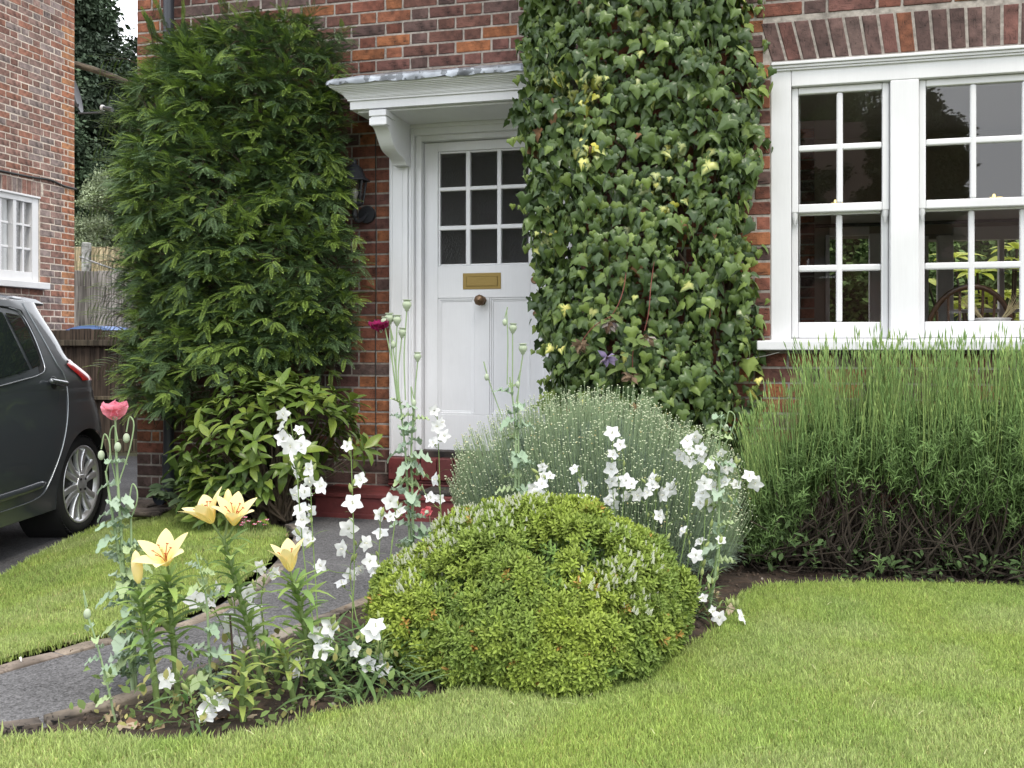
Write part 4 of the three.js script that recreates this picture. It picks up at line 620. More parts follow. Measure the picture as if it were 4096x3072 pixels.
// ---------------------------------------------------------------- parked hatchback
{
  const car = thing('parked_car', 'dark grey hatchback parked on the driveway', 'car', [-4.9, -0.15, 0.655], THREE.MathUtils.degToRad(13));
  // local: x to its left (towards the house), y up, z forward; rear axle at z = -0.05
  const paint = phys({ color: C(0.068, 0.078, 0.09), metalness: 0.45, roughness: 0.38, clearcoat: 1, clearcoatRoughness: 0.05 });
  const black = std({ color: C(0.012, 0.012, 0.013), roughness: 0.5 }), tint = phys({ color: C(0.012, 0.016, 0.016), roughness: 0.03, clearcoat: 1, clearcoatRoughness: 0 });
  const AX = [-0.05, 2.33], AR = 0.345, AY = 0.3, FRONT = 3.12;
  const zr = (y) => y < 0.6 ? -0.52 + 0.07 * smooth(0.6, 0.25, y) : y < 0.95 ? lerp(-0.52, -0.41, smooth(0.6, 0.95, y)) : y < 1.12 ? lerp(-0.41, -0.17, smooth(0.93, 1.12, y)) : lerp(-0.17, -0.09, smooth(1.12, 1.42, y));
  const wid = (y) => y < 0.55 ? lerp(0.775, 0.805, smooth(0.2, 0.55, y)) : y < 0.95 ? lerp(0.805, 0.785, smooth(0.6, 0.95, y)) : lerp(0.785, 0.575, Math.pow((y - 0.95) / 0.47, 1.15));
  const zf = (y) => y < 0.9 ? FRONT - 0.15 * smooth(0.5, 0.9, y) : lerp(2.1, 1.25, (y - 0.9) / 0.52);
  const round = (t, d) => { const q = clamp(1 - t / d, 0, 1); return Math.pow(1 - Math.pow(q, 2.6), 1 / 2.2); };
  const X = (y, z) => wid(y) * round(z - zr(y), 0.34) * round(zf(y) - z, 0.5) + (Math.abs(y - 0.87) < 0.03 ? 0.004 * (1 - Math.abs(y - 0.87) / 0.03) : 0);
  const sill = (z) => { let b = 0.2; for (const a of AX) { const q = AR * AR - (z - a) * (z - a); if (q > 0) b = Math.max(b, AY + Math.sqrt(q)); } return b; };
  const p = [], idx = [], strip = (zs, rows, yOf, side) => { const o = p.length / 3; zs.forEach((z, i) => { for (let k = 0; k <= rows; k++) { const y = yOf(z, k / rows), zz = typeof z === 'number' ? z : z(y); p.push(side * X(y, zz), y, zz); if (i < zs.length - 1 && k < rows) { const a = o + i * (rows + 1) + k, b = a + rows + 1; side > 0 ? idx.push(a, a + 1, b, b, a + 1, b + 1) : idx.push(a, b, a + 1, b, b + 1, a + 1); } } }); };
  const zs = []; for (let z = -0.5; z <= FRONT + 1e-6; z += 0.03) zs.push(Math.min(z, FRONT)); for (const a of AX) { zs.push(a - AR, a + AR, a - AR * 0.995, a + AR * 0.995, a - AR * 0.97, a + AR * 0.97); } zs.sort((a, b) => a - b);
  const us = []; for (let i = 0; i <= 70; i++) { const u = Math.pow(i / 70, 1.5); us.push((y) => lerp(zr(y), zf(y), u)); }
  for (const s of [1, -1]) { strip(zs, 16, (z, t) => lerp(sill(z), 0.9, t), s); strip(us, 14, (z, t) => lerp(0.9, 1.42, t), s); }
  // lower rear end that closes under the rounded tail between 0.9 and the tailgate, roof and bonnet
  { const o = p.length / 3, n = 30, m = 10; for (let i = 0; i <= n; i++) for (let k = 0; k <= m; k++) { const z = lerp(zr(1.42), zf(1.42), i / n), w = X(1.42, z), t = k / m * 2 - 1; p.push(w * t, 1.42 + 0.065 * (1 - t * t) * Math.min(1, Math.sin(Math.PI * clamp(i / n, 0.02, 0.98)) * 2.2), z); if (i < n && k < m) { const a = o + i * (m + 1) + k, b = a + m + 1; idx.push(a, b, a + 1, b, b + 1, a + 1); } } }
  { const o = p.length / 3, n = 16, m = 8; for (let i = 0; i <= n; i++) for (let k = 0; k <= m; k++) { const z = lerp(1.6, FRONT - 0.15, i / n), w = X(0.9, Math.min(z, 2.95)) , t = k / m * 2 - 1; p.push(0.79 * Math.min(1, w / 0.5) * t, 0.9 + 0.07 * (1 - t * t) * (1 - i / n), z); if (i < n && k < m) { const a = o + i * (m + 1) + k, b = a + m + 1; idx.push(a, b, a + 1, b, b + 1, a + 1); } } }
  paint.side = THREE.DoubleSide; mesh('body', raw(p, idx), paint, car);
  mesh('underbody', bevelBox(-0.74, 0.17, -0.4, 0.74, 0.42, 3.0, 0.05), black, car);
  for (const a of AX) for (const s of [1, -1]) mesh('wheel_arch', new THREE.CylinderGeometry(AR + 0.004, AR + 0.004, 0.26, 40, 1, true, 0, Math.PI * 2).rotateZ(Math.PI / 2).translate(s * 0.655, AY, a), std({ color: C(0.01, 0.01, 0.01), roughness: 0.9, side: THREE.DoubleSide }), car);
  const onSide = (pts, e, s = 1) => pts.map(([z, y]) => V(s * (X(y, z) + e), y, z));
  const panel = (name, outline, mat, e) => { // curved panel on the left side following an outline in (z, y)
    const sh = new THREE.Shape(outline.map(([z, y]) => new THREE.Vector2(z, y))), g = new THREE.ShapeGeometry(sh), P = g.attributes.position, q = []; for (let k = 0; k < P.count; k++) { const z = P.getX(k), y = P.getY(k); q.push(X(y, z) + e, y, z); } return mesh(name, raw(q, [...g.index.array].reverse()), mat, car);
  };
  tint.side = black.side = THREE.DoubleSide;
  const edge = [[0.4, 1.345], [0.385, 1.25], [0.4, 1.1], [0.42, 1.035], [0.5, 1.012], [0.7, 0.99], [0.95, 0.965], [1.3, 0.945], [1.3, 1.36], [0.9, 1.365], [0.5, 1.36]];
  panel('window_surround', edge.map(([z, y]) => [0.95 + (z - 0.95) * 1.06, 1.16 + (y - 1.16) * 1.11]), black, 0.004);
  panel('quarter_window', [[0.42, 1.335], [0.405, 1.25], [0.42, 1.1], [0.44, 1.05], [0.54, 1.03], [0.565, 1.345]], tint, 0.007);
  panel('door_window', [[0.595, 1.345], [0.575, 1.025], [0.7, 1.008], [0.95, 0.985], [1.28, 0.965], [1.28, 1.35], [0.9, 1.352]], tint, 0.007);
  mesh('window_trim', tubeGeo(curve(onSide([[0.5, 1.375], [0.4, 1.352], [0.372, 1.25], [0.385, 1.1], [0.41, 1.022], [0.5, 0.993], [0.7, 0.97], [0.95, 0.945], [1.3, 0.922]], 0.005), 40), 0.0035, 5), std({ color: C(0.35, 0.37, 0.4), metalness: 0.6, roughness: 0.25 }), car);
  mesh('door_gap', tubeGeo(curve(onSide([[0.31, 1.41], [0.29, 1.3], [0.26, 1.15], [0.235, 1.05], [0.2, 0.99], [0.185, 0.9], [0.2, 0.75], [0.27, 0.58], [0.37, 0.42], [0.45, 0.325], [0.55, 0.295], [0.75, 0.285], [1.2, 0.28], [1.7, 0.275]], 0.0015), 60), 0.004, 5), std({ color: C(0.25, 0.27, 0.29), metalness: 0.5, roughness: 0.25 }), car);
  mesh('side_moulding', tubeGeo(curve(onSide([[0.42, 0.375], [0.8, 0.36], [1.8, 0.35]], -0.008), 20), (t) => 0.026 * Math.min(1, t * 8 + 0.15), 8), paint, car);
  // tail lamp wrapping the rear corner
  const lamp = (s) => { const q = [], id = [], n = 10, m = 12; for (let i = 0; i <= n; i++) for (let k = 0; k <= m; k++) { const y = lerp(0.945, 1.075, i / n), z0 = zr(y) + 0.012, z1 = lerp(0.0, 0.13, smooth(0, 0.85, i / n)) - (i > n * 0.85 ? 0.04 : 0), z = lerp(z0, z1, k / m); q.push(s * (X(y, z) + 0.006), y, z - 0.004); if (i < n && k < m) { const a = i * (m + 1) + k, b = a + m + 1; id.push(a, a + 1, b, b, a + 1, b + 1); } } return raw(q, id); };
  const redM = phys({ color: C(0.42, 0.008, 0.012), roughness: 0.12, clearcoat: 1, clearcoatRoughness: 0.02, side: THREE.DoubleSide });
  for (const s of [1, -1]) mesh('tail_lamp', lamp(s), redM, car);
  const hd = new MB(); hd.add(new THREE.CapsuleGeometry(0.017, 0.17, 6, 12).rotateX(Math.PI / 2).rotateX(-0.12).translate(X(0.94, 0.33) + 0.026, 0.945, 0.335)); hd.build('door_handle', phys({ color: C(0.12, 0.13, 0.14), metalness: 0.5, roughness: 0.25, clearcoat: 1 }), car);
  mesh('handle_cup', new THREE.SphereGeometry(0.042, 14, 10).scale(0.22, 1, 1.1).translate(X(0.94, 0.35) - 0.004, 0.94, 0.34), std({ color: C(0.04, 0.043, 0.047), metalness: 0.4, roughness: 0.3 }), car);
  // roof spoiler
  { const q = [], id = [], n = 14; const pr = [[0.2, 1.485], [0.08, 1.5], [-0.06, 1.495], [-0.15, 1.475], [-0.155, 1.462], [-0.06, 1.452], [0.1, 1.455]]; for (let i = 0; i <= n; i++) { const t = i / n * 2 - 1; pr.forEach(([z, y]) => q.push(t * 0.5, y - 0.05 * t * t, z + 0.06 * t * t)); if (i < n) for (let k = 0; k < pr.length; k++) { const a = i * pr.length + k, b = i * pr.length + (k + 1) % pr.length; id.push(a, b, a + pr.length, b, b + pr.length, a + pr.length); } } for (const o of [0, n * pr.length]) for (let k = 1; k < pr.length - 1; k++) id.push(o, o + k, o + k + 1); mesh('roof_spoiler', raw(q, id), phys({ color: C(0.09, 0.1, 0.115), metalness: 0.3, roughness: 0.3, clearcoat: 1, clearcoatRoughness: 0.05, side: THREE.DoubleSide }), car); }
  const rw = []; // rear window
  { const q = [], id = []; for (let i = 0; i <= 6; i++) for (let k = 0; k <= 8; k++) { const y = lerp(1.13, 1.4, i / 6), t = (k / 8 * 2 - 1) * 0.42; q.push(t, y, zr(y) - 0.004 + 0.06 * t * t); if (i < 6 && k < 8) { const a = i * 9 + k, b = a + 9; id.push(a, a + 1, b, b, a + 1, b + 1); } } mesh('rear_window', raw(q, id), tint, car); }
  // wheels
  const tyreM = std({ color: C(0.014, 0.014, 0.015), roughness: 0.75 }), alloy = std({ color: C(0.78, 0.79, 0.81), metalness: 0.8, roughness: 0.3 }), darkIn = std({ color: C(0.015, 0.015, 0.016), roughness: 0.8 });
  for (const a of AX) for (const s of [1, -1]) {
    const ty = mesh('wheel', new THREE.LatheGeometry([[0.232, -0.09], [0.25, -0.097], [0.275, -0.1], [0.292, -0.09], [0.299, -0.07], [0.301, 0], [0.299, 0.07], [0.292, 0.09], [0.275, 0.1], [0.25, 0.097], [0.236, 0.09], [0.232, 0.085]].map(([x, y]) => new THREE.Vector2(x, y)), 56).rotateZ(-Math.PI / 2), tyreM, car); ty.position.set(s * 0.672, 0.3, a); ty.scale.x = s;
    const tr = new MB(); for (let k = 0; k < 56; k++) { const w = k / 56 * 6.283; tr.add(boxGeo(-0.085, 0.299, -0.011, -0.045, 0.3045, 0.011), new THREE.Matrix4().makeRotationX(w)); tr.add(boxGeo(0.045, 0.299, -0.011, 0.088, 0.3045, 0.011), new THREE.Matrix4().makeRotationX(w + 0.03)); tr.add(boxGeo(-0.035, 0.299, -0.0125, 0.035, 0.3055, 0.0125), new THREE.Matrix4().makeRotationX(w + 0.05)); } tr.build('tread', tyreM, ty, 'stuff');
    mesh('rim', new THREE.LatheGeometry([[0.2, -0.09], [0.2, 0.0], [0.215, 0.06], [0.224, 0.082], [0.236, 0.09], [0.241, 0.096], [0.232, 0.097], [0.222, 0.09], [0.208, 0.07]].map(([x, y]) => new THREE.Vector2(x, y)), 56).rotateZ(-Math.PI / 2), std({ color: C(0.75, 0.76, 0.78), metalness: 0.8, roughness: 0.32, side: THREE.DoubleSide }), ty);
    mesh('brake_disc', new THREE.CylinderGeometry(0.205, 0.205, 0.02, 32).rotateZ(Math.PI / 2).translate(0.0, 0, 0), darkIn, ty);
    for (let k = 0; k < 12; k++) {
      const w = k / 12 * 6.283 + (k % 2 ? 0.06 : -0.06) + 0.1, sp = new MB(), q = [], id = [], n = 6;
      for (let i = 0; i <= n; i++) { const r = lerp(0.05, 0.222, i / n), hw = lerp(0.0165, 0.022, i / n) * (i === 0 ? 1.1 : 1), x = lerp(0.098, 0.088, i / n) - 0.012 * Math.sin(Math.PI * i / n); q.push(x - 0.03, r, -hw, x - 0.004, r, -hw, x, r, -hw * 0.55, x, r, hw * 0.55, x - 0.004, r, hw, x - 0.03, r, hw); if (i < n) for (let c = 0; c < 5; c++) { const A = i * 6 + c, B = A + 6; id.push(A, A + 1, B, B, A + 1, B + 1); } }
      sp.add(raw(q, id), new THREE.Matrix4().makeRotationX(w)); const S = sp.build('spoke', alloy, ty); S.material = alloy;
    }
    const hub = new MB(); hub.add(new THREE.LatheGeometry([[0, 0.106], [0.026, 0.105], [0.03, 0.098], [0.055, 0.1], [0.064, 0.094], [0.066, 0.06]].map(([x, y]) => new THREE.Vector2(x, y)), 28).rotateZ(-Math.PI / 2)); hub.build('hub', alloy, ty);
    for (let k = 0; k < 4; k++) { const w = k / 4 * 6.283 + 0.7; mesh('wheel_nut', new THREE.CylinderGeometry(0.008, 0.008, 0.012, 6).rotateZ(Math.PI / 2).translate(0.099, Math.cos(w) * 0.044, Math.sin(w) * 0.044), darkIn, ty); }
  }
  alloy.side = THREE.DoubleSide;
}
// ---------------------------------------------------------------- wall shrub with pinnate leaves
function frondGeo(pairs, lw, ll, fold) {
  const m = new MB(); m.add(tubeGeo([V(0, 0, 0), V(0, 0.5, 0.02), V(0, 1, -0.12)], 0.006, 3));
  for (let k = 0; k < pairs; k++) {
    const t = 0.1 + 0.88 * k / (pairs - 1), y = t, z = 0.05 * Math.sin(t * 3.14) - 0.12 * t * t, s = Math.pow(Math.sin(Math.PI * (0.16 + 0.72 * t)), 0.6);
    for (const e of [-1, 1]) { const L = ll * s, W = lw * s, c = Math.cos(0.42), q = Math.sin(0.42), zz = z + L * fold * 0.5, zt = z + L * fold - L * 0.18; m.add(raw([0, y, z, e * L * 0.4 * c - e * W * q * 0.2, y + L * 0.4 * q + W * c, zz, e * L * c, y + L * q, zt, e * L * 0.55 * c + e * W * q, y + L * 0.55 * q - W * c, zz], e > 0 ? [0, 2, 1, 0, 3, 2] : [0, 1, 2, 0, 2, 3])); }
  }
  m.add(raw([0, 0.97, -0.1, -lw, 1.03, -0.12, 0, 1.1, -0.15, lw, 1.03, -0.12], [0, 2, 1, 0, 3, 2]));
  return m.geo();
}
{
  reseed(501);
  const sh = thing('wall_shrub', 'tall dark evergreen wall shrub with feathery leaves between downpipe and door', 'shrub', [-3.2, 0, 0]);
  const fg = frondGeo(12, 0.03, 0.165, 0.1), fm = phys({ roughness: 0.55, side: THREE.DoubleSide, specularIntensity: 0.55, clearcoat: 0.15, clearcoatRoughness: 0.4 });
  const left = (y) => y < 0.75 ? lerp(-3.75, -3.9, smooth(0.45, 0.75, y)) : y < 2.5 ? -3.9 - 0.06 * Math.sin((y - 0.75) * 1.9) : lerp(-3.89, -3.74, smooth(2.45, 3.05, y));
  const right = (y) => y < 1.1 ? lerp(-2.62, -2.44, smooth(0.75, 1.1, y)) : y < 2.25 ? -2.44 + 0.04 * Math.sin((y - 1.1) * 3) - 0.08 * smooth(1.62, 1.8, y) : lerp(-2.5, -2.5, smooth(2.2, 2.5, y));
  const bottom = (x) => x < -3.4 ? 0.5 + 0.25 * smooth(-3.95, -3.45, x) * 0.5 : 0.85, top = (x) => 2.97 - 0.14 * Math.abs((x + 3.15) / 0.75) ** 4;
  const bulge = (x, y) => { const a = clamp((x - left(y)) / (right(y) - left(y)), 0, 1), e = Math.pow(Math.sin(Math.PI * clamp(a, 0.03, 0.97)), 0.45), v = smooth(3.15, 2.6, y) * smooth(0.3, 0.75, y); return 0.12 + (0.42 + 0.2 * vnoise(x * 3.1, y * 3.1, 0, 511) + 0.08 * Math.sin(y * 4.2 + x * 2)) * e * (0.35 + 0.65 * v); };
  const wood = new MB(), list = [], fresh = [];
  for (let k = 0; k < 14; k++) { const x = U(-3.75, -2.6); wood.add(tubeGeo(curve([[-3.15 + G() * 0.25, 0, 0.12 + R() * 0.1], [lerp(-3.15, x, 0.5), 0.8, 0.14], [x, 1.6, 0.12], [x + G() * 0.1, 2.7, 0.1]], 12), (t) => 0.02 * (1.1 - t), 5)); }
  const put = (p, d, f, s, young) => { const k = U(0.7, 1.25), a = young; (list).push([orient(p, d, f, s * U(0.85, 1.15), s), a ? C(0.21 * k, 0.31 * k, 0.06 * k) : C(0.09 * k, 0.152 * k, 0.06 * k)]); };
  let n = 0;
  while (n < 1900) {
    const x = U(-4.1, -2.3), y = U(0.4, 3.1); if (x < left(y) || x > right(y) || y < bottom(x) || y > top(x)) continue; n++;
    const B = bulge(x, y), a = (x - (left(y) + right(y)) / 2) / ((right(y) - left(y)) / 2), side = Math.sign(a) * Math.pow(Math.abs(a), 3);
    const L = U(0.1, 0.26), out = V(side * 0.9 + G() * 0.75, G() * 0.65 + 0.24, 0.8 + G() * 0.3).normalize();
    const tip = V(x, y, B * U(0.7, 1.08)), b0 = tip.clone().addScaledVector(out, -L), mid = tip.clone().addScaledVector(out, -L * 0.5).add(V(G() * 0.02, 0.02, 0)), end = tip.clone().addScaledVector(out, 0.05).add(V(0, -0.01 + G() * 0.02, 0));
    const c = curve([b0, mid, tip, end], 12); wood.add(tubeGeo(c, (t) => 0.0035 * (1.15 - t), 3));
    const young = R() < 0.6;
    for (let i = 3; i <= 11; i += 1) { const e = i % 2 ? 1 : -1, d = c[i].clone().sub(c[i - 1]).normalize(), s = V(0, 0, 0).crossVectors(d, V(0.1, 1, 0)).normalize(), u = V(0, 0, 0).crossVectors(s, d), t = i / 12; const dir = d.clone().multiplyScalar(0.45 + t * 0.35).addScaledVector(s, e * U(0.45, 1.0)).addScaledVector(u, U(-0.4, 0.5)).add(V(0, 0.02, 0)); put(c[i], dir, u.add(rnd3(0.45)), U(0.06, 0.115), young && i > 6 && R() < 0.7); }
    for (let e = -1; e <= 1; e++) put(c[12], c[12].clone().sub(c[10]).normalize().add(V(e * 0.5, G() * 0.3, G() * 0.3)), V(G() * 0.3, 1, 0.4), U(0.07, 0.115), young && R() < 0.8);
  }
  for (let k = 0; k < 5200; k++) { const x = U(-4.0, -2.35), y = U(0.45, 3.05); if (x < left(y) + 0.06 || x > right(y) - 0.04 || y < bottom(x) || y > top(x)) continue; put(V(x, y, U(0.04, 0.75) * bulge(x, y)), V(G(), G() - 0.2, 0.7 + G() * 0.4), V(G(), 1, 0.6 + G()), U(0.09, 0.14), false); }
  for (let k = 0; k < 66; k++) { const s = R() < 0.72 ? -1 : 0.4, y = s < 0 ? U(0.8, 2.8) : U(2.6, 2.98), x = s < 0 ? left(y) + 0.05 : U(-3.7, -2.6), z = U(0.1, 0.4), d = s < 0 ? V(-1, U(-0.2, 0.5), 0.35) : V(G() * 0.4, 1, 0.3), L = U(0.12, 0.26), p0 = V(x, y, z), p1 = p0.clone().addScaledVector(d.normalize(), L), c = curve([p0, p0.clone().lerp(p1, 0.5).add(V(0, 0.025, 0)), p1.add(V(0, -0.01, 0))], 8); wood.add(tubeGeo(c, (t) => 0.0035 * (1.1 - t), 3)); for (let i = 2; i <= 8; i++) for (const e of [-1, 1]) { const dd = c[i].clone().sub(c[i - 1]).normalize(); put(c[i], dd.clone().multiplyScalar(0.8).add(V(0, e * 0.6 - 0.2, e * 0.55)), V(-0.3, 1, 0.5), U(0.07, 0.11), i > 3 && R() < 0.6); } }
  wood.build('branches', std({ color: C(0.07, 0.05, 0.035), roughness: 1 }), sh);
  copies('foliage', fg, fm, list, sh);
  for (const c of sh.children) c.position.x = 3.2;
}
// ---------------------------------------------------------------- spotted laurel
{
  reseed(521);
  const sh = thing('spotted_laurel', 'spotted laurel bush with glossy speckled leaves left of the steps', 'shrub', [-2.82, 0, 0.45]);
  const leafTex = tex(256, (u, v) => { const mid = Math.exp(-Math.pow((u - 0.5) / 0.03, 2)) * 0.18, sp = vnoise(u * 22, v * 46, 0, 531), s = smooth(0.76, 0.84, sp), side = 0.06 * Math.sin((v * 16 + Math.abs(u - 0.5) * 14) * 3.14); const k = 0.62 + mid + side * 0.5; return [lerp(k * 0.9, 1, s * 0.8), lerp(k, 1, s * 0.8), lerp(k * 0.8, 0.7, s * 0.8)]; }, 1);
  const gl = [0, 1, 2, 3].map((i) => leafGeo(1, (t) => 0.205 * Math.pow(Math.sin(Math.PI * Math.min(1, t * 0.97 + 0.02)), 0.8) * (1 - 0.25 * t), 6, { droop: [0.5, 0.9, 0.2, 1.2][i], fold: 0.28, wave: 0.12, jag: 0.03 }));
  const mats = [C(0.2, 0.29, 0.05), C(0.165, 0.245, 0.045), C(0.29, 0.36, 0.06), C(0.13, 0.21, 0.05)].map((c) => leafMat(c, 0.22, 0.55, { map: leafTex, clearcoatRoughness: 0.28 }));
  const st = new MB(), leaves = [], cx = 0.02, cy = 0.45, cz = 0.12;
  let tries = 0;
  while (leaves.length < 920 && tries++ < 9000) {
    const a = U(0, 6.283), el = U(-0.75, 1.45), r = Math.pow(R(), 0.25), p = V(cx + Math.cos(a) * Math.cos(el) * 0.63 * r, cy + Math.sin(el) * (el > 0 ? 0.38 : 0.42) * r, cz + Math.sin(a) * Math.cos(el) * 0.36 * r);
    if (p.z < -0.36) continue; if (p.y < 0.07 || (p.x > 0.25 && p.y < 0.3)) continue; if (p.y > 0.72 && Math.abs(p.x) > 0.4) continue;
    const out = V((p.x - cx) / 0.56, (p.y - cy + 0.15) / 0.4 + 0.4, (p.z - cz) / 0.36).normalize();
    if (r > 0.82 || R() < 0.3) st.add(tubeGeo(curve([[U(-0.12, 0.12), 0, U(-0.1, 0.1)], [p.x * 0.5, p.y * 0.55, p.z * 0.5], p], 6), (t) => 0.008 * (1.2 - t), 4));
    const n = 5 + Math.floor(R() * 4), ph = U(0, 6.28), t1 = V(0, 0, 0).crossVectors(out, V(0.2, 0.3, 0.93)).normalize(), t2 = V(0, 0, 0).crossVectors(out, t1);
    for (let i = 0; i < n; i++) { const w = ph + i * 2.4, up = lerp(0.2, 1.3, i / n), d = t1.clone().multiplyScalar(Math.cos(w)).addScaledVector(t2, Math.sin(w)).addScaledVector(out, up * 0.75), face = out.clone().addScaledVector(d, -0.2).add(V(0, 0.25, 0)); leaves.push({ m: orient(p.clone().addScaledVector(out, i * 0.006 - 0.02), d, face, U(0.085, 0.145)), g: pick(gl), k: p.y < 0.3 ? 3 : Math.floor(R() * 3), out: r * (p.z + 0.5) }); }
  }
  for (let k = 0; k < 330; k++) { const a = U(-0.3, 3.5), r = U(0.75, 1.02), p = V(cx + Math.cos(a) * 0.5 * r, U(0.02, 0.34), cz + Math.sin(a) * 0.3 * r); if (p.x > 0.14) continue; leaves.push({ m: orient(p, V(Math.cos(a) + G() * 0.6, G() * 0.6, Math.sin(a) + G() * 0.5), V(Math.cos(a) * 0.4, 1, Math.sin(a) * 0.6 + 0.3), U(0.07, 0.12)), g: pick(gl), k: Math.floor(R() * 4), out: 0.1 }); }
  leaves.sort((a, b) => b.out - a.out);
  const rest = mats.map(() => [[], [], [], []]);
  leaves.forEach((l, i) => { if (i < 290) { const q = mesh('leaf', l.g, mats[l.k], sh); q.applyMatrix4(l.m); } else rest[l.k][gl.indexOf(l.g)].push([l.m]); });
  rest.forEach((r, k) => r.forEach((list, i) => { if (list.length) copies('inner_leaves', gl[i], mats[k], list, sh); }));
  for (let k = 0; k < 7; k++) st.add(tubeGeo(curve([[U(-0.06, 0.06), -0.03, U(-0.05, 0.05)], [U(-0.1, 0.1), 0.12, U(-0.1, 0.1)], [U(-0.3, 0.3), 0.4, U(-0.15, 0.2)]], 8), (t) => 0.028 * (1.15 - t), 6));
  st.build('stem', std({ color: C(0.11, 0.085, 0.06), roughness: 1 }), sh);
  // low rounded plant at its left foot
  const lo = thing('leafy_plant', 'low dull-green leafy plant between downpipe shoe and laurel', 'plant', [-3.42, -0.03, 0.4]), lg = leafGeo(1, (t) => 0.27 * Math.pow(Math.sin(Math.PI * Math.min(1, t * 0.96 + 0.03)), 0.7), 4, { droop: 0.7, fold: 0.2 }), lm = [C(0.105, 0.155, 0.075), C(0.085, 0.135, 0.06)].map((c) => leafMat(c, 0.2, 0.25)), ss = new MB();
  for (let k = 0; k < 15; k++) { const p = V(U(-0.22, 0.36), U(0.08, 0.34), U(-0.1, 0.16)); ss.add(tubeGeo([V(p.x * 0.3, 0, p.z * 0.3), V(p.x * 0.7, p.y * 0.7, p.z * 0.7), p], 0.004, 4)); for (let i = 0; i < 7; i++) { const w = i * 0.9 + R(); mesh('leaf', lg, pick(lm), lo).applyMatrix4(orient(p, V(Math.cos(w), 0.25 + G() * 0.3, Math.sin(w)), V(G() * 0.3, 1, 0.6), U(0.06, 0.095))); } }
  ss.build('stem', std({ color: C(0.1, 0.12, 0.05), roughness: 1 }), lo);
}
// ---------------------------------------------------------------- ivy
function ivyGeo(kind) { // lobed leaf hanging along -y from its stalk, facing +z; unit width
  const out = [[0, 0.0], [0.16, 0.13], [0.36, 0.14], [0.47, -0.02], [0.58, -0.2], [0.36, -0.34], [0.3, -0.5], [0.16, -0.68], [0, -0.98]], ring = [];
  for (const [x, y] of out) ring.push([x, y]); for (let k = out.length - 2; k > 0; k--) ring.push([-out[k][0], out[k][1]]);
  const c = [0, -0.26], p = [c[0], c[1], 0.0], uv = [0.5, 0.5], col = [], idx = [], n = ring.length, j = () => (R() - 0.5) * 0.07;
  const green = [1, 1, 1], cream = [5.0, 3.3, 4.6], mid = kind === 1 ? cream : kind === 2 ? [3.4, 2.2, 1.3] : [1.12, 1.1, 1.1], rim = kind === 2 ? [3.1, 2.0, 1.1] : green; col.push(...mid);
  for (const f of [0.52, 1]) ring.forEach(([x, y], i) => { const X = c[0] + (x - c[0]) * f + (f === 1 ? j() : 0), Y = c[1] + (y - c[1]) * f + (f === 1 ? j() : 0); p.push(X, Y, -0.1 * Math.abs(X) * Math.abs(X) * 2 + (f < 1 ? 0.05 : -0.04) - 0.1 * Math.max(0, -Y - 0.3) + (f === 1 ? j() * 0.6 : 0)); uv.push(0.5 + X, 0.5 + Y); const q = f < 1 ? (kind === 1 ? (R() < 0.72 ? cream : green) : kind === 2 ? mid : [1.0, 1.0, 1.0]) : rim; col.push(...q); });
  for (let i = 0; i < n; i++) { const a = 1 + i, b = 1 + (i + 1) % n, d = a + n, e = b + n; idx.push(0, b, a, a, b, e, a, e, d); }
  return raw(p, idx, uv, col);
}
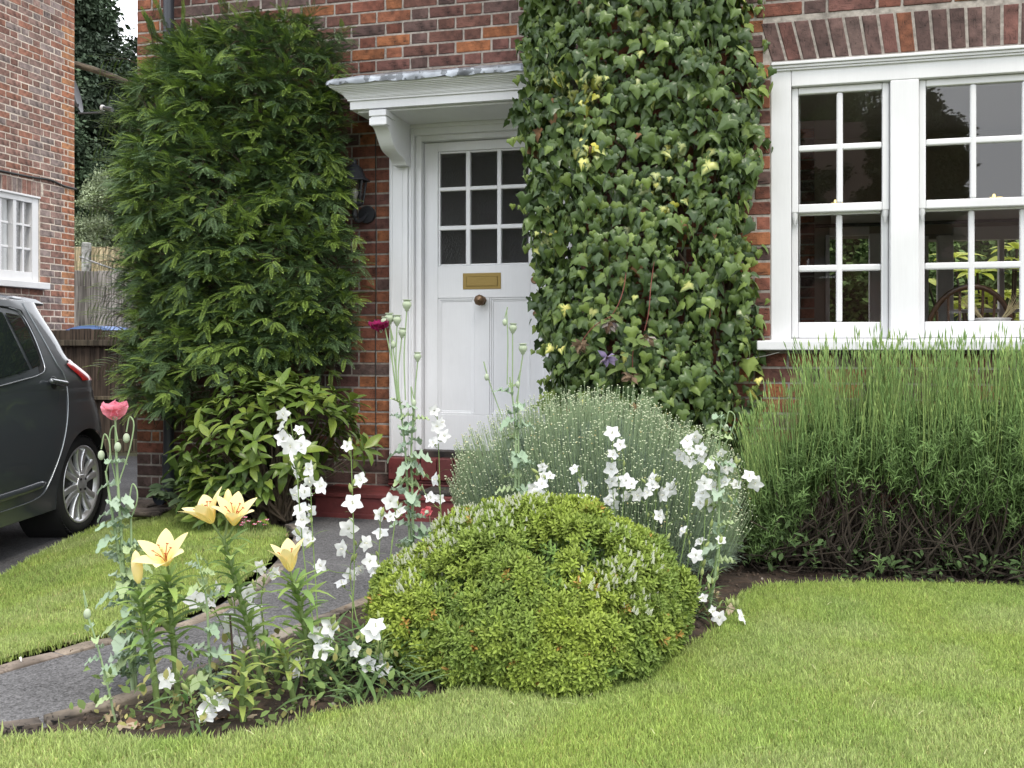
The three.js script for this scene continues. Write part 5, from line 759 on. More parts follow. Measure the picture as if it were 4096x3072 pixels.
{
  reseed(541);
  const iv = thing('ivy', 'thick variegated ivy climbing the wall between door and sash window', 'ivy', [-0.63, 0, 0.45]);
  const kinds = [[ivyGeo(0), ivyGeo(0), ivyGeo(0)], [ivyGeo(1), ivyGeo(1)], [ivyGeo(2)]];
  const greens = [C(0.07, 0.118, 0.033), C(0.102, 0.16, 0.038), C(0.055, 0.095, 0.033), C(0.16, 0.23, 0.05)], mats = greens.map((c) => leafMat(c, 0.14, 0.6, { vertexColors: true, clearcoatRoughness: 0.3 })), dead = leafMat(C(0.24, 0.14, 0.075), 0.1, 0, {}), lime = leafMat(C(0.2, 0.27, 0.06), 0.25, 0.3, { vertexColors: true });
  const spots = [[-0.9, 2.29, 0.11], [-0.93, 2.19, 0.09], [-0.47, 1.955, 0.06], [-0.48, 1.73, 0.08], [-0.88, 1.97, 0.08], [-0.81, 1.18, 0.07], [-1.14, 1.56, 0.07], [-1.1, 2.35, 0.09], [-0.55, 1.8, 0.07], [-0.35, 1.98, 0.06], [-0.62, 2.62, 0.06], [-0.72, 1.62, 0.05]];
  const surf = (th, y) => { const wl = lerp(0.52, 0.62, smooth(0.6, 2.2, y)), wr = 0.55 - 0.04 * smooth(1.2, 0.5, y), c = Math.cos(th), s = Math.sin(th), rx = c > 0 ? wr : wl, rz = 0.4, e = 0.62, b = 1 + 0.13 * (vnoise(th * 3.2, y * 2.6, 0, 551) - 0.5) * 2 + 0.1 * (vnoise(th * 8, y * 8, 0, 552) - 0.5) * 2; return V(Math.sign(c) * Math.pow(Math.abs(c), e) * rx * b, y, Math.pow(Math.max(0, s), e) * rz * b + 0.02); };
  const arc = [0]; { let a = surf(0, 1.5); for (let i = 1; i <= 400; i++) { const b = surf(i / 400 * Math.PI * 1.06, 1.5); arc.push(arc[i - 1] + Math.min(0.03, a.distanceTo(b))); a = b; } }
  const thetaAt = (u) => { const L = u * arc[400]; let i = 1; while (i < 400 && arc[i] < L) i++; return (i - 1 + (L - arc[i - 1]) / (arc[i] - arc[i - 1] + 1e-9)) / 400 * Math.PI * 1.06; };
  const all = [];
  for (let k = 0; k < 10500; k++) {
    const th = thetaAt(R()), y = U(0.25, 3.35), inner = k % 5 < 2, p = surf(th, y), q = surf(th + 0.03, y), n = V(0, 0, 0).crossVectors(V(0, 1, 0), p.clone().sub(q)).normalize(); if (n.x * Math.cos(th) + n.z * Math.sin(th) < 0) n.negate();
    p.addScaledVector(n, inner ? -U(0.06, 0.2) : -0.09 * Math.pow(R(), 1.5) + (R() < 0.08 ? 0.045 : 0));
    const up = V(G() * 0.85, 1, G() * 0.45 - n.z * 0.1), face = n.clone().add(V(G() * 0.75, 0.4 + G() * 0.65, G() * 0.6)), s = (0.03 + 0.045 * Math.pow(R(), 1.3)) * (R() < 0.08 ? 1.3 : 1);
    let kind = 0, wx = p.x - 0.63, mt = R() < 0.1 ? 3 : Math.floor(R() * 3); for (const [sx, sy, r] of spots) if (Math.hypot(wx - sx, y - sy) < r && p.z > 0.15) kind = R() < 0.5 ? (R() < 0.75 ? 1 : 2) : 0; if (!kind && R() < 0.02) kind = 1;
    const edge = th < 0.55 && R() < 0.3; all.push({ m: orient(p, up, face, s), g: pick(kinds[kind]), mat: R() < 0.003 ? dead : edge ? lime : mats[mt], score: (inner ? 0 : 1) + (n.z > 0.2 ? 1 : 0) + (kind ? 1 : 0) + s * 8 + (y < 2.95 && y > 0.8 ? 1 : 0) });
  }
  for (let k = 0; k < 70; k++) { const right = k % 3 > 0, y0 = U(0.6, 3.1), q = surf(right ? U(0.02, 0.35) : U(2.7, 3.2), y0), d = V(right ? 1 : -1, U(-0.5, 0.9), U(-0.1, 0.25)).normalize(); for (let i = 0, n = 3 + Math.floor(R() * 4); i < n; i++) { const p = q.clone().addScaledVector(d, i * 0.024 - 0.02).add(rnd3(0.012)); if (p.x > 0.57 || p.z < -0.2) continue; all.push({ m: orient(p, V(G() * 0.8, 1, G() * 0.4), V(G() * 0.4, 0.4, 1), U(0.024, 0.05)), g: pick(kinds[0]), mat: R() < 0.6 ? lime : mats[3], score: 1 }); } }
  all.sort((a, b) => b.score - a.score);
  const rest = new Map(); all.forEach((l, i) => { if (i < 300) mesh('leaf', l.g, l.mat, iv).applyMatrix4(l.m); else { const key = l.g.uuid + l.mat.uuid; if (!rest.has(key)) rest.set(key, { g: l.g, mat: l.mat, list: [] }); rest.get(key).list.push([l.m]); } });
  for (const r of rest.values()) copies('leaf_mass', r.g, r.mat, r.list, iv);
  const st = new MB(); for (let k = 0; k < 26; k++) { const th = U(0.1, 3.1), y = U(0, 2.4), c = []; for (let i = 0; i <= 8; i++) { const q = surf(th + i * U(-0.02, 0.03), y + i * 0.14); q.multiply(V(0.8, 1, 0.75)); c.push(q); } st.add(tubeGeo(c, 0.006, 4)); } st.build('stem', std({ color: C(0.085, 0.06, 0.04), roughness: 1 }), iv);
  // withered clematis hanging in the ivy
  const cl = thing('clematis', 'withered clematis with faded mauve flowers hanging on the ivy', 'climber', [-0.76, 1.0, 0.9]), pg = leafGeo(0.05, (t) => 0.012 * Math.sin(Math.PI * Math.min(1, t + 0.06)), 3, { droop: 1.2, wave: 0.6, waves: 4 });
  const dull = [C(0.24, 0.19, 0.22), C(0.3, 0.26, 0.24), C(0.2, 0.13, 0.09)].map((c) => leafMat(c, 0.2, 0)), mauve = leafMat(C(0.27, 0.22, 0.36), 0.25, 0), tan = leafMat(C(0.2, 0.14, 0.09), 0.15, 0);
  for (const [x, y, mm, n] of [[-0.02, 0.12, dull, 26], [-0.16, 0.015, [tan], 14], [-0.03, -0.05, [mauve, mauve, dull[0]], 16], [0.165, 0.05, [tan, dull[1]], 16], [0.09, -0.14, [tan], 10]]) { const f = mesh('withered_flower', new THREE.SphereGeometry(0.008, 8, 6).translate(x, y, 0.02), tan, cl); for (let k = 0; k < n; k++) { const d = V(G(), G() - 0.5, 0.5 + G() * 0.6); mesh('petal', pg, pick(mm), f).applyMatrix4(orient(V(x, y, 0.02), d, rnd3().add(V(0, 0.3, 1)), U(0.75, 1.25))); } }
  const cs = new MB(); for (const pts of [[[0.15, 0.08, 0.01], [0.17, 0.16, 0.02], [0.18, 0.3, 0.0], [0.19, 0.42, -0.05]], [[-0.02, 0.14, 0.01], [0.02, 0.2, 0.02], [0.05, 0.3, 0.0], [0.06, 0.5, -0.05]], [[-0.16, 0.03, 0], [-0.1, 0.1, 0.01], [0.0, 0.16, 0.0]], [[0.09, -0.13, 0], [0.1, 0.0, 0.01], [0.15, 0.06, 0.0]]]) cs.add(tubeGeo(curve(pts, 12), 0.0022, 4)); cs.build('stem', std({ color: C(0.2, 0.06, 0.045), roughness: 0.8 }), cl);
  const cg = leafGeo(0.07, (t) => 0.02 * Math.sin(Math.PI * Math.min(1, t + 0.05)), 4, { droop: 0.5, fold: 0.2 }), cm = leafMat(C(0.14, 0.2, 0.055), 0.3, 0.2); for (let k = 0; k < 26; k++) mesh('leaf', cg, cm, cl).applyMatrix4(orient(V(U(-0.2, 0.22), U(-0.2, 0.25), U(-0.03, 0.03)), V(G(), G() * 0.5 - 0.1, 0.5), V(G() * 0.3, 0.8, 0.7), U(0.8, 1.2)));
}
// ---------------------------------------------------------------- hebe
{
  reseed(561);
  const hb = thing('hebe_bush', 'rounded bright green hebe bush with small white spikes at the lawn edge', 'shrub', [-0.73, 0, 2.52]);
  const lf = leafGeo(1, (t) => 0.185 * Math.pow(Math.sin(Math.PI * Math.min(1, t * 0.9 + 0.08)), 0.6), 3, { fold: 0.25, droop: 0.3 }), sp = new MB();
  for (let w = 0; w < 5; w++) for (let k = 0; k < 2; k++) { const a = w * 1.57 + k * 3.14, up = 0.3 + w * 0.22, y = 0.16 + w * 0.17; sp.add(lf, orient(V(0, y, 0), V(Math.cos(a), up, Math.sin(a)), V(-Math.cos(a) * up, 1, -Math.sin(a) * up), lerp(0.56, 0.4, w / 5))); }
  sp.add(lf, orient(V(0, 1, 0), V(0.2, 1, 0), V(0, 0, 1), 0.28)); sp.add(lf, orient(V(0, 1, 0), V(-0.2, 1, 0), V(0, 0, -1), 0.28)); sp.add(tubeGeo([V(0, -0.6, 0), V(0, 1, 0)], 0.03, 3));
  const sprig = sp.geo(), lobes = [[-0.01, 0.15, 0.0, 0.44, 0.32, 0.44], [-0.01, 0.15, 0.0, 0.44, 0.32, 0.44], [-0.01, 0.15, 0.0, 0.44, 0.32, 0.44], [0.0, 0.12, 0.14, 0.4, 0.24, 0.34], [0.0, 0.12, 0.14, 0.4, 0.24, 0.34], [-0.3, 0.12, 0.26, 0.19, 0.16, 0.17], [-0.38, 0.17, 0.1, 0.15, 0.14, 0.14], [0.2, 0.14, -0.06, 0.25, 0.24, 0.28], [-0.18, 0.22, -0.02, 0.28, 0.22, 0.28], [-0.4, 0.08, 0.2, 0.1, 0.1, 0.1], [-0.12, 0.08, 0.31, 0.2, 0.14, 0.17], [0.1, 0.07, 0.3, 0.22, 0.12, 0.18]];
  const list = [], spikes = [], deep = [];
  const solid = (p, f) => lobes.some((M) => ((p.x - M[0]) / M[3]) ** 2 + ((p.y - M[1]) / M[4]) ** 2 + ((p.z - M[2]) / M[5]) ** 2 < f);
  let made = 0; for (let k = 0; k < 16000 && made < 350; k++) {
    const L = lobes[Math.floor(R() * lobes.length)], d = V(G(), G() + 0.15, G()).normalize(), P = V(L[0] + d.x * L[3], L[1] + d.y * L[4], L[2] + d.z * L[5]), n = V(d.x / L[3], d.y / L[4], d.z / L[5]).normalize();
    if (P.y < 0.03 || P.z < -0.34 || solid(P.clone().addScaledVector(n, 0.012), 0.8)) continue; made++;
    const r = U(0.04, 0.1), age = vnoise(P.x * 5 + 9, P.z * 5 + P.y * 4, 0, 572) * 0.7 + R() * 0.3, c0 = P.clone().addScaledVector(n, -r * U(0.55, 0.95)), flower = n.y > 0.25 && P.y > 0.2 && vnoise(P.x * 6 + 3, P.z * 6, 0, 573) > (P.x < 0.02 ? 0.42 : 0.62);
    const m = Math.round(30 + 2600 * r * r);
    for (let i = 0; i < m; i++) { const e = n.clone().multiplyScalar(0.75).add(rnd3(0.95)).normalize(); if (e.dot(n) < -0.2) continue; const q = c0.clone().addScaledVector(e, r), dir = e.clone().add(V(0, 0.6, 0)).add(rnd3(0.25)), s = U(0.036, 0.052), f = U(0.8, 1.2); if (q.y < 0.012) continue;
      list.push([orient(q.clone().addScaledVector(e, -s * 0.7), dir, rnd3(), s), R() < 0.012 ? C(0.42, 0.25, 0.06) : C(lerp(0.13, 0.35, age) * f, lerp(0.22, 0.43, age) * f, 0.06 * f)]);
      if (flower && e.y > 0.35 && R() < 0.4) spikes.push([orient(q.clone().addScaledVector(e, s * 0.25), dir.clone().add(V(0, 0.5, 0)), rnd3(), U(0.6, 1)), C(0.66, 0.69, 0.55)]); }
  }
  for (let k = 0; k < 1800; k++) { const L = lobes[Math.floor(R() * lobes.length)], d = V(G(), G(), G()).normalize(), w = U(0.6, 0.9), p = V(L[0] + d.x * L[3] * w, L[1] + d.y * L[4] * w, L[2] + d.z * L[5] * w), f = U(0.8, 1.2); if (p.y < 0.03) continue; list.push([orient(p, d.clone().add(V(0, 0.6, 0)), rnd3(), U(0.04, 0.055)), C(0.16 * f, 0.26 * f, 0.055 * f)]); }
  copies('foliage', sprig, leafMat(0xffffff, 0.18, 0.35), list, hb);
  const sk = new MB(); for (let k = 0; k < 34; k++) { const t = k / 34, a = k * 2.4, r = 0.0046 * (1 - t * 0.8); sk.add(new THREE.OctahedronGeometry(0.0022 * (1.1 - t * 0.6), 0), new THREE.Matrix4().makeTranslation(Math.cos(a) * r, 0.004 + t * 0.022, Math.sin(a) * r)); } copies('flower_spikes', sk.geo(), leafMat(0xffffff, 0.2, 0), spikes, hb);
  const st = new MB(); for (let k = 0; k < 60; k++) { const a = U(0, 6.28), r = Math.sqrt(R()); st.add(tubeGeo(curve([[Math.cos(a) * 0.06, 0, Math.sin(a) * 0.06], [Math.cos(a) * 0.22 * r, 0.08 + R() * 0.06, Math.sin(a) * 0.2 * r], [Math.cos(a) * 0.42 * r, 0.12 + 0.25 * (1 - r), Math.sin(a) * 0.38 * r]], 6), 0.004, 4)); } st.build('stem', std({ color: C(0.1, 0.07, 0.04), roughness: 1 }), hb);
}
// ---------------------------------------------------------------- cotton lavender mound
{
  reseed(581);
  const sa = thing('cotton_lavender', 'silvery green cotton lavender mound with tiny button flowers before the ivy', 'shrub', [-0.8, 0, 1.3]);
  const stem = new MB(); stem.add(tubeGeo([V(0, 0, 0), V(0.02, 0.5, 0), V(0, 1, 0)], (t) => 0.0045, 3)); const bead = new THREE.IcosahedronGeometry(1, 1).scale(1, 0.72, 1);
  const tuft = new MB(), nd = leafGeo(1, (t) => 0.028 * (1.05 - t), 1); for (let k = 0; k < 16; k++) { const y = k / 16; tuft.add(nd, orient(V(0, y * 0.8, 0), V(G(), 0.9 + G() * 0.4, G()), rnd3(), U(0.3, 0.5))); }
  const A = [], B = [], D = [], dome = (a, el) => { const b = 1 + 0.16 * (vnoise(a * 1.9 + 20, el * 3.2, 0, 585) - 0.5) * 2; return V(Math.cos(a) * Math.cos(el) * 0.6 * b, 0.1 + Math.sin(el) * 0.52 * (0.5 + 0.5 * b), Math.sin(a) * Math.cos(el) * 0.46 * b); };
  for (let k = 0; k < 9000; k++) { const a = U(0, 6.283), el = Math.asin(U(-0.08, 1)), p = dome(a, el).multiplyScalar(k % 3 ? 1 : U(0.75, 0.95)), n = V(p.x / 0.36, (p.y - 0.1) / 0.27, p.z / 0.21).normalize(); if (p.y < 0.03) continue; const f = U(0.75, 1.2); D.push([orient(p.addScaledVector(n, -0.04), n.clone().add(V(0, 0.7, 0)).add(rnd3(0.3)), rnd3(), U(0.06, 0.1)), C(0.27 * f, 0.35 * f, 0.26 * f)]); }
  for (let k = 0; k < 5200; k++) { const a = U(0, 6.283), el = Math.asin(U(0.0, 1)), p = dome(a, el), n = V(p.x / 0.36, (p.y - 0.1) / 0.27, p.z / 0.21).normalize(); if (p.y < 0.05) continue; const d = n.clone().multiplyScalar(0.5).add(V(0, 1, 0)).add(rnd3(0.12)).normalize(), L = U(0.12, 0.2), f = U(0.8, 1.15); A.push([orient(p, d, rnd3(), 0.3, L).multiply(new THREE.Matrix4().makeScale(0.75, 1, 0.75)), C(0.27 * f, 0.36 * f, 0.2 * f)]); const top = p.clone().addScaledVector(d, L), s = U(0.0026, 0.004); B.push([new THREE.Matrix4().makeScale(s, s, s).setPosition(top), R() < 0.95 ? C(0.52 * f, 0.57 * f, 0.38 * f) : C(0.5, 0.42, 0.2)]); }
  const m = std({ roughness: 0.9, side: THREE.DoubleSide }); copies('foliage', tuft.geo(), leafMat(0xffffff, 0.15, 0), D, sa); copies('flower_stalks', stem.geo(), m, A, sa); copies('button_flowers', bead, m, B, sa);
  const w = new MB(); for (let k = 0; k < 40; k++) { const a = U(0, 6.28), r = Math.sqrt(R()); w.add(tubeGeo(curve([[Math.cos(a) * 0.05, 0, Math.sin(a) * 0.05], [Math.cos(a) * 0.3 * r, 0.15, Math.sin(a) * 0.25 * r], [Math.cos(a) * 0.5 * r, 0.2 + 0.3 * (1 - r), Math.sin(a) * 0.38 * r]], 6), 0.006, 4)); } w.build('stem', std({ color: C(0.13, 0.11, 0.09), roughness: 1 }), sa);
}
// ---------------------------------------------------------------- lavender hedge
{
  reseed(591);
  const lv = thing('lavender_hedge', 'tall green lavender hedge with woody base under the sash window', 'hedge', [0.6, 0, 1.05]);
  const stem = new MB(); stem.add(tubeGeo([V(0, 0, 0), V(0.01, 0.4, 0), V(-0.004, 0.93, 0)], (t) => 0.0017 * (1.25 - 0.5 * t), 3)); stem.add(tubeGeo([V(-0.004, 0.92, 0), V(-0.004, 0.955, 0), V(0, 1.0, 0)], (t) => 0.005 * Math.sin(Math.PI * (t * 0.85 + 0.12)), 5));
  const nl = leafGeo(1, (t) => 0.075 * Math.sin(Math.PI * Math.min(1, t + 0.06)), 2, { fold: 0.2, droop: 0.5 }), tf = new MB(); for (let k = 0; k < 10; k++) { const a = k * 2.4, y = k * 0.09; tf.add(nl, orient(V(0, y, 0), V(Math.cos(a), 0.9 + 0.5 * R(), Math.sin(a)), V(-Math.cos(a), 1, -Math.sin(a)), U(0.38, 0.6))); } tf.add(tubeGeo([V(0, -0.3, 0), V(0, 1, 0)], 0.02, 3));
  const A = [], D = [], x0 = -0.72, x1 = 1.1, inB = (x, y, z) => { const e = smooth(x0 - 0.02, x0 + 0.35, x), low = 0.3 + 0.18 * Math.sin(x * 3.4 + 2.2) * 0.7 + 0.08 * vnoise(x * 6, 3, 0, 601); return y > low * (0.25 + 0.75 * e) - Math.max(0, z - 0.1) * 0.35; };
  for (let k = 0; k < 22000; k++) { const x = U(x0, x1), z = G() * 0.17 + 0.02, y = U(0.03, 0.74); if (!inB(x, y + 0.1 * (G() + 0.3), z) && R() > 0.045) continue; const top = 0.62 + 0.1 * Math.sin((x + 0.7) * 1.4) - (x < x0 + 0.3 ? (x0 + 0.3 - x) * 0.9 : 0); if (y > top - Math.abs(z) * 0.5) continue; const f = U(0.7, 1.2); D.push([orient(V(x, y, z), V(G() * 0.5, 0.8, G() * 0.4 + z * 1.2), rnd3(), U(0.05, 0.085)), C(0.14 * f, 0.23 * f, 0.07 * f)]); }
  for (let k = 0; k < 4800; k++) { const x = U(x0 + 0.02, x1), z = G() * 0.15, e = smooth(x0 - 0.1, x0 + 0.42, x), h = (0.24 + 0.38 * Math.pow(R(), 1.3) - Math.abs(z) * 0.2) * (0.62 + 0.38 * e), y = U(0.4, 0.52) - (1 - e) * 0.22, f = U(0.8, 1.2); A.push([orient(V(x, y, z), V(G() * 0.2 + 0.1 * Math.sin(x * 23) + (x - 0.3) * 0.03 - (1 - e) * 0.12, 1, G() * 0.1 + z * 0.5), rnd3(), 0.62, h), R() < 0.4 ? C(0.27 * f, 0.37 * f, 0.11 * f) : C(0.16 * f, 0.265 * f, 0.075 * f)]); }
  copies('foliage', tf.geo(), leafMat(0xffffff, 0.2, 0.1), D, lv); copies('flower_stems', stem.geo(), std({ roughness: 0.75 }), A, lv);
  const w = new MB(); for (let k = 0; k < 420; k++) { const b = V(U(x0 + 0.1, x1), 0, U(-0.12, 0.12)), e = V(b.x + G() * 0.3 + 0.1, U(0.22, 0.55), b.z + G() * 0.2 + 0.03); w.add(tubeGeo(curve([b, b.clone().lerp(e, 0.35).add(V(G() * 0.08, G() * 0.04, 0.03 + G() * 0.05)), b.clone().lerp(e, 0.7).add(rnd3(0.04)), e], 8), (t) => lerp(U(0.003, 0.009), 0.002, t), 4)); }
  for (let k = 0; k < 160; k++) { const b = V(U(x0, x1), U(0.02, 0.2), U(-0.05, 0.26)); w.add(tubeGeo(curve([b, b.clone().add(V(G() * 0.1, G() * 0.05, G() * 0.06)), b.clone().add(V(G() * 0.2, G() * 0.08 + 0.02, G() * 0.08))], 5), 0.0028, 3)); }
  w.build('woody_stem', std({ color: C(0.105, 0.08, 0.058), roughness: 1, map: stoneTex }), lv);
  // weeds in the dark below the hedge
  const wd = leafGeo(1, (t) => 0.24 * Math.sin(Math.PI * Math.min(1, t + 0.04)), 3, { fold: 0.2, droop: 0.6 }), W = []; for (let k = 0; k < 620; k++) { const x = U(-0.75, 1.05) , z = U(-0.1, 0.24) - 0.14 * (x + 0.6) * 0.6; const f = U(0.5, 1.2); W.push([orient(V(x, U(0.01, 0.12) + (x < -0.35 ? U(0, 0.14) : 0), z + 0.05), V(G(), 0.6, G()), V(G() * 0.3, 1, 0.4), U(0.025, 0.05)), C(0.07 * f, 0.12 * f, 0.04 * f)]); } const we = copies('weeds', wd, leafMat(0xffffff, 0.2, 0.1), W); we.position.set(0.6, 0, 1.08); we.userData = { kind: 'stuff', label: 'small dark weeds under the lavender hedge', category: 'weeds' };
}
// ---------------------------------------------------------------- white bellflowers
function bellGeo(open, s, ph = 0) { // opens towards +y
  const n = 30, m = 7, p = [], idx = [], cc = [];
  for (let k = 0; k <= m; k++) for (let i = 0; i < n; i++) {
    const t = k / m, a = i / n * 6.2832, lobe = Math.abs(((i / n * 5) % 1) - 0.5) * 2, q = 1 - lobe; // q = 1 at lobe tip
    const r0 = 0.04 + 0.96 * Math.pow(t, 0.8) * (0.45 + 0.55 * smooth(0.1, 0.9, t)) * open, flare = smooth(0.45, 1, t), r = s * r0 * (0.78 + 0.22 * smooth(0, 1, t)) * (1 + flare * 0.46 * (Math.pow(q, 1.15) - 0.5)), y = s * (Math.sqrt(t) * 0.66 * (1.25 - open * 0.3) - flare * 0.16 * open + flare * 0.13 * Math.sin(a * 2 + ph) + flare * 0.07 * Math.sin(a * 5 + ph * 2));
    p.push(Math.cos(a) * r, y, Math.sin(a) * r); cc.push(1, 1, 1);
  }
  for (let k = 0; k < m; k++) for (let i = 0; i < n; i++) { const a = k * n + i, b = k * n + (i + 1) % n; idx.push(a, a + n, b, b, a + n, b + n); }
  const g = raw(p, idx, null, cc); return g;
}
reseed(701);
const bells = [bellGeo(1, 0.026, 1), bellGeo(0.92, 0.026, 2.2), bellGeo(1.08, 0.025, 3.9), bellGeo(0.8, 0.025, 5), bellGeo(0.86, 0.0265, 0.4), bellGeo(0.7, 0.025, 3)];
const petalWhite = leafMat(C(0.88, 0.885, 0.9), 0.4, 0.05, { vertexColors: true });
const stemGreen = std({ color: C(0.16, 0.24, 0.07), roughness: 0.7 }), paleGreen = leafMat(C(0.36, 0.43, 0.16), 0.2, 0.1), darkLeaf = leafMat(C(0.085, 0.15, 0.05), 0.25, 0.25), stigma = std({ color: C(0.75, 0.75, 0.6), roughness: 0.7 });
const budGeo = new THREE.LatheGeometry([[0.001, 0], [0.005, 0.004], [0.0062, 0.012], [0.005, 0.022], [0.001, 0.03]].map(([a, b]) => new THREE.Vector2(a, b)), 7);
const grassLeaf = leafGeo(1, (t) => 0.05 * Math.sin(Math.PI * Math.min(1, t * 0.95 + 0.05)), 4, { droop: 0.9, fold: 0.2 });
const eye = V(0, 1, 5.73);
function bellflower(label, base, flowers, nst, leafy = 26) {
  const o = thing('bellflower', label, 'bellflower', [base[0], 0, base[1]], 0, 'white bellflower plants in the flower bed'), F = flowers.map(([x, y, z]) => V(x - base[0], y, z - base[1])), st = new MB();
  // flowers share stems by their place across the plant
  F.sort((a, b) => a.x - b.x); const per = Math.ceil(F.length / nst);
  for (let s = 0; s < nst; s++) {
    const mine = F.slice(s * per, (s + 1) * per).sort((a, b) => b.y - a.y); if (!mine.length) continue;
    const top = mine[0], b0 = V(G() * 0.05, -0.02, G() * 0.05), ax = V(0, 0, 0); mine.forEach((f) => ax.add(f)); ax.multiplyScalar(1 / mine.length);
    const tip = top.clone().lerp(ax.clone().setY(top.y), 0.35).add(V(0, 0.012, -0.02)), mid = V(lerp(b0.x, ax.x, 0.75), ax.y * 0.55, lerp(b0.z, ax.z, 0.75) - 0.012), c = curve([b0, mid.clone().multiplyScalar(0.45).setY(mid.y * 0.4), mid, ax.clone().add(V(0, 0, -0.022)), tip], 30);
    if (tip.y < 0.15) { c.splice(0, c.length, ...curve([b0, b0.clone().lerp(tip, 0.5).add(V(0, 0.04, 0)), tip], 16)); }
    st.add(tubeGeo(c, (t) => lerp(0.0026, 0.0014, t), 5));
    for (const f of mine) {
      let best = c[0], bd = 9; const q = f.clone().add(V(0, -0.035, -0.015)); for (const w of c) { const d = w.distanceTo(q); if (d < bd) { bd = d; best = w; } }
      const toEye = eye.clone().sub(V(f.x + base[0], f.y, f.z + base[1])).normalize(), dir = toEye.multiplyScalar(U(0.2, 1.1)).add(V(G() * 0.95, 0.15 + G() * 0.6, G() * 0.2)).add(V((f.x - best.x) * 4, 0, 0)).normalize(), b = f.clone().addScaledVector(dir, -0.014);
      const g = pick(bells), q2 = mesh('flower', g, petalWhite, o); q2.applyMatrix4(orient(b, dir, rnd3(), U(0.92, 1.12))); q2.rotateY(U(0, 6.28));
      mesh('stigma', tubeGeo([V(0, 0.002, 0), V(0.001, 0.02, 0)], (t) => 0.0012 + t * 0.0012, 5), stigma, q2);
      const cx = new MB(); for (let k = 0; k < 5; k++) cx.add(grassLeaf, orient(V(0, -0.001, 0), V(Math.cos(k * 1.257), 0.5, Math.sin(k * 1.257)), V(-Math.cos(k * 1.257), 1, -Math.sin(k * 1.257)), 0.02)); cx.add(new THREE.SphereGeometry(0.0065, 7, 5).scale(1, 0.8, 1).translate(0, 0.0, 0)); cx.build('calyx', paleGreen, q2);
      st.add(tubeGeo(curve([best, best.clone().lerp(b, 0.6).add(V(0, -0.008, 0)), b], 5), 0.0013, 4));
    }
    for (let k = 0; k < 4; k++) { const w = c[Math.floor(lerp(c.length * 0.45, c.length - 1, R()))], d = V(G() * 0.8, 1, G() * 0.6), b = mesh('bud', budGeo, paleGreen, o); b.applyMatrix4(orient(w.clone().addScaledVector(d.normalize(), 0.012), d, rnd3(), U(0.6, 1.15))); st.add(tubeGeo([w, w.clone().addScaledVector(d, 0.013)], 0.0012, 4)); }
    for (let k = 0; k < 9; k++) { const w = c[Math.floor(U(2, c.length * 0.8))]; const a = U(0, 6.28); st.add(grassLeaf, orient(w, V(Math.cos(a), 0.9, Math.sin(a)), V(-Math.cos(a), 1, -Math.sin(a)), U(0.03, 0.06))); }
  }
  st.build('stem', stemGreen, o);
  const ls = []; for (let k = 0; k < leafy; k++) { const a = U(0, 6.28), r = U(0, 0.05); ls.push([orient(V(Math.cos(a) * r, U(0, 0.1), Math.sin(a) * r), V(Math.cos(a), U(0.3, 1.4), Math.sin(a)), V(-Math.cos(a), 1, -Math.sin(a)), U(0.08, 0.15)), C(0.09, 0.16 * U(0.8, 1.2), 0.05)]); } copies('basal_leaves', grassLeaf, leafMat(0xffffff, 0.25, 0.2), ls, o); stemGreen.side = THREE.DoubleSide;
}
bellflower('tall white bellflower leaning over the path, laden with blooms', [-1.33, 2.95], [[-1.49, 0.79, 2.9], [-1.51, 0.75, 2.87], [-1.45, 0.74, 2.87], [-1.51, 0.71, 2.86], [-1.46, 0.69, 2.84], [-1.46, 0.69, 2.91], [-1.45, 0.65, 2.92], [-1.48, 0.6, 2.84], [-1.41, 0.62, 2.88], [-1.41, 0.58, 2.88], [-1.45, 0.54, 2.83], [-1.39, 0.56, 2.84], [-1.48, 0.53, 2.84], [-1.45, 0.49, 2.86], [-1.43, 0.48, 2.83], [-1.43, 0.46, 2.89], [-1.46, 0.41, 2.84], [-1.44, 0.4, 2.83], [-1.43, 0.39, 2.85]], 2);
bellflower('sparse single-stemmed white bellflower standing before the red steps', [-1.28, 2.85], [[-1.34, 0.68, 2.75], [-1.3, 0.57, 2.74], [-1.29, 0.51, 2.82], [-1.34, 0.41, 2.74], [-1.35, 0.35, 2.77]], 1);
bellflower('white bellflower with top blooms against the white door', [-1.24, 2.02], [[-1.3, 0.75, 2.01], [-1.28, 0.69, 2.04], [-1.29, 0.7, 1.94], [-1.27, 0.65, 1.98], [-1.32, 0.62, 1.97], [-1.32, 0.47, 1.95], [-1.33, 0.4, 1.97], [-1.3, 0.39, 1.94]], 1);
bellflower('bushy white bellflower just left of the hebe bush', [-1.22, 2.85], [[-1.23, 0.49, 2.65], [-1.28, 0.44, 2.62], [-1.23, 0.44, 2.65], [-1.22, 0.45, 2.6], [-1.28, 0.38, 2.61], [-1.29, 0.36, 2.71], [-1.28, 0.3, 2.7], [-1.27, 0.27, 2.69], [-1.35, 0.25, 2.62], [-1.27, 0.25, 2.66], [-1.37, 0.24, 2.66], [-1.45, 0.28, 2.72], [-1.39, 0.22, 2.68]], 3, 34);
bellflower('low white bellflower against the left foot of the hebe bush', [-1.1, 2.98], [[-1.1, 0.21, 3.09], [-1.11, 0.19, 3.09], [-1.17, 0.13, 3.08], [-1.13, 0.09, 3.07], [-1.11, 0.09, 3.02], [-1.09, 0.07, 3.05]], 3, 40);
bellflower('short white bellflower beside the rightmost lily stem', [-1.21, 3.04], [[-1.23, 0.2, 3.11], [-1.27, 0.18, 3.12], [-1.25, 0.15, 3.1], [-1.24, 0.14, 3.14], [-1.28, 0.11, 3.21]], 2, 30);
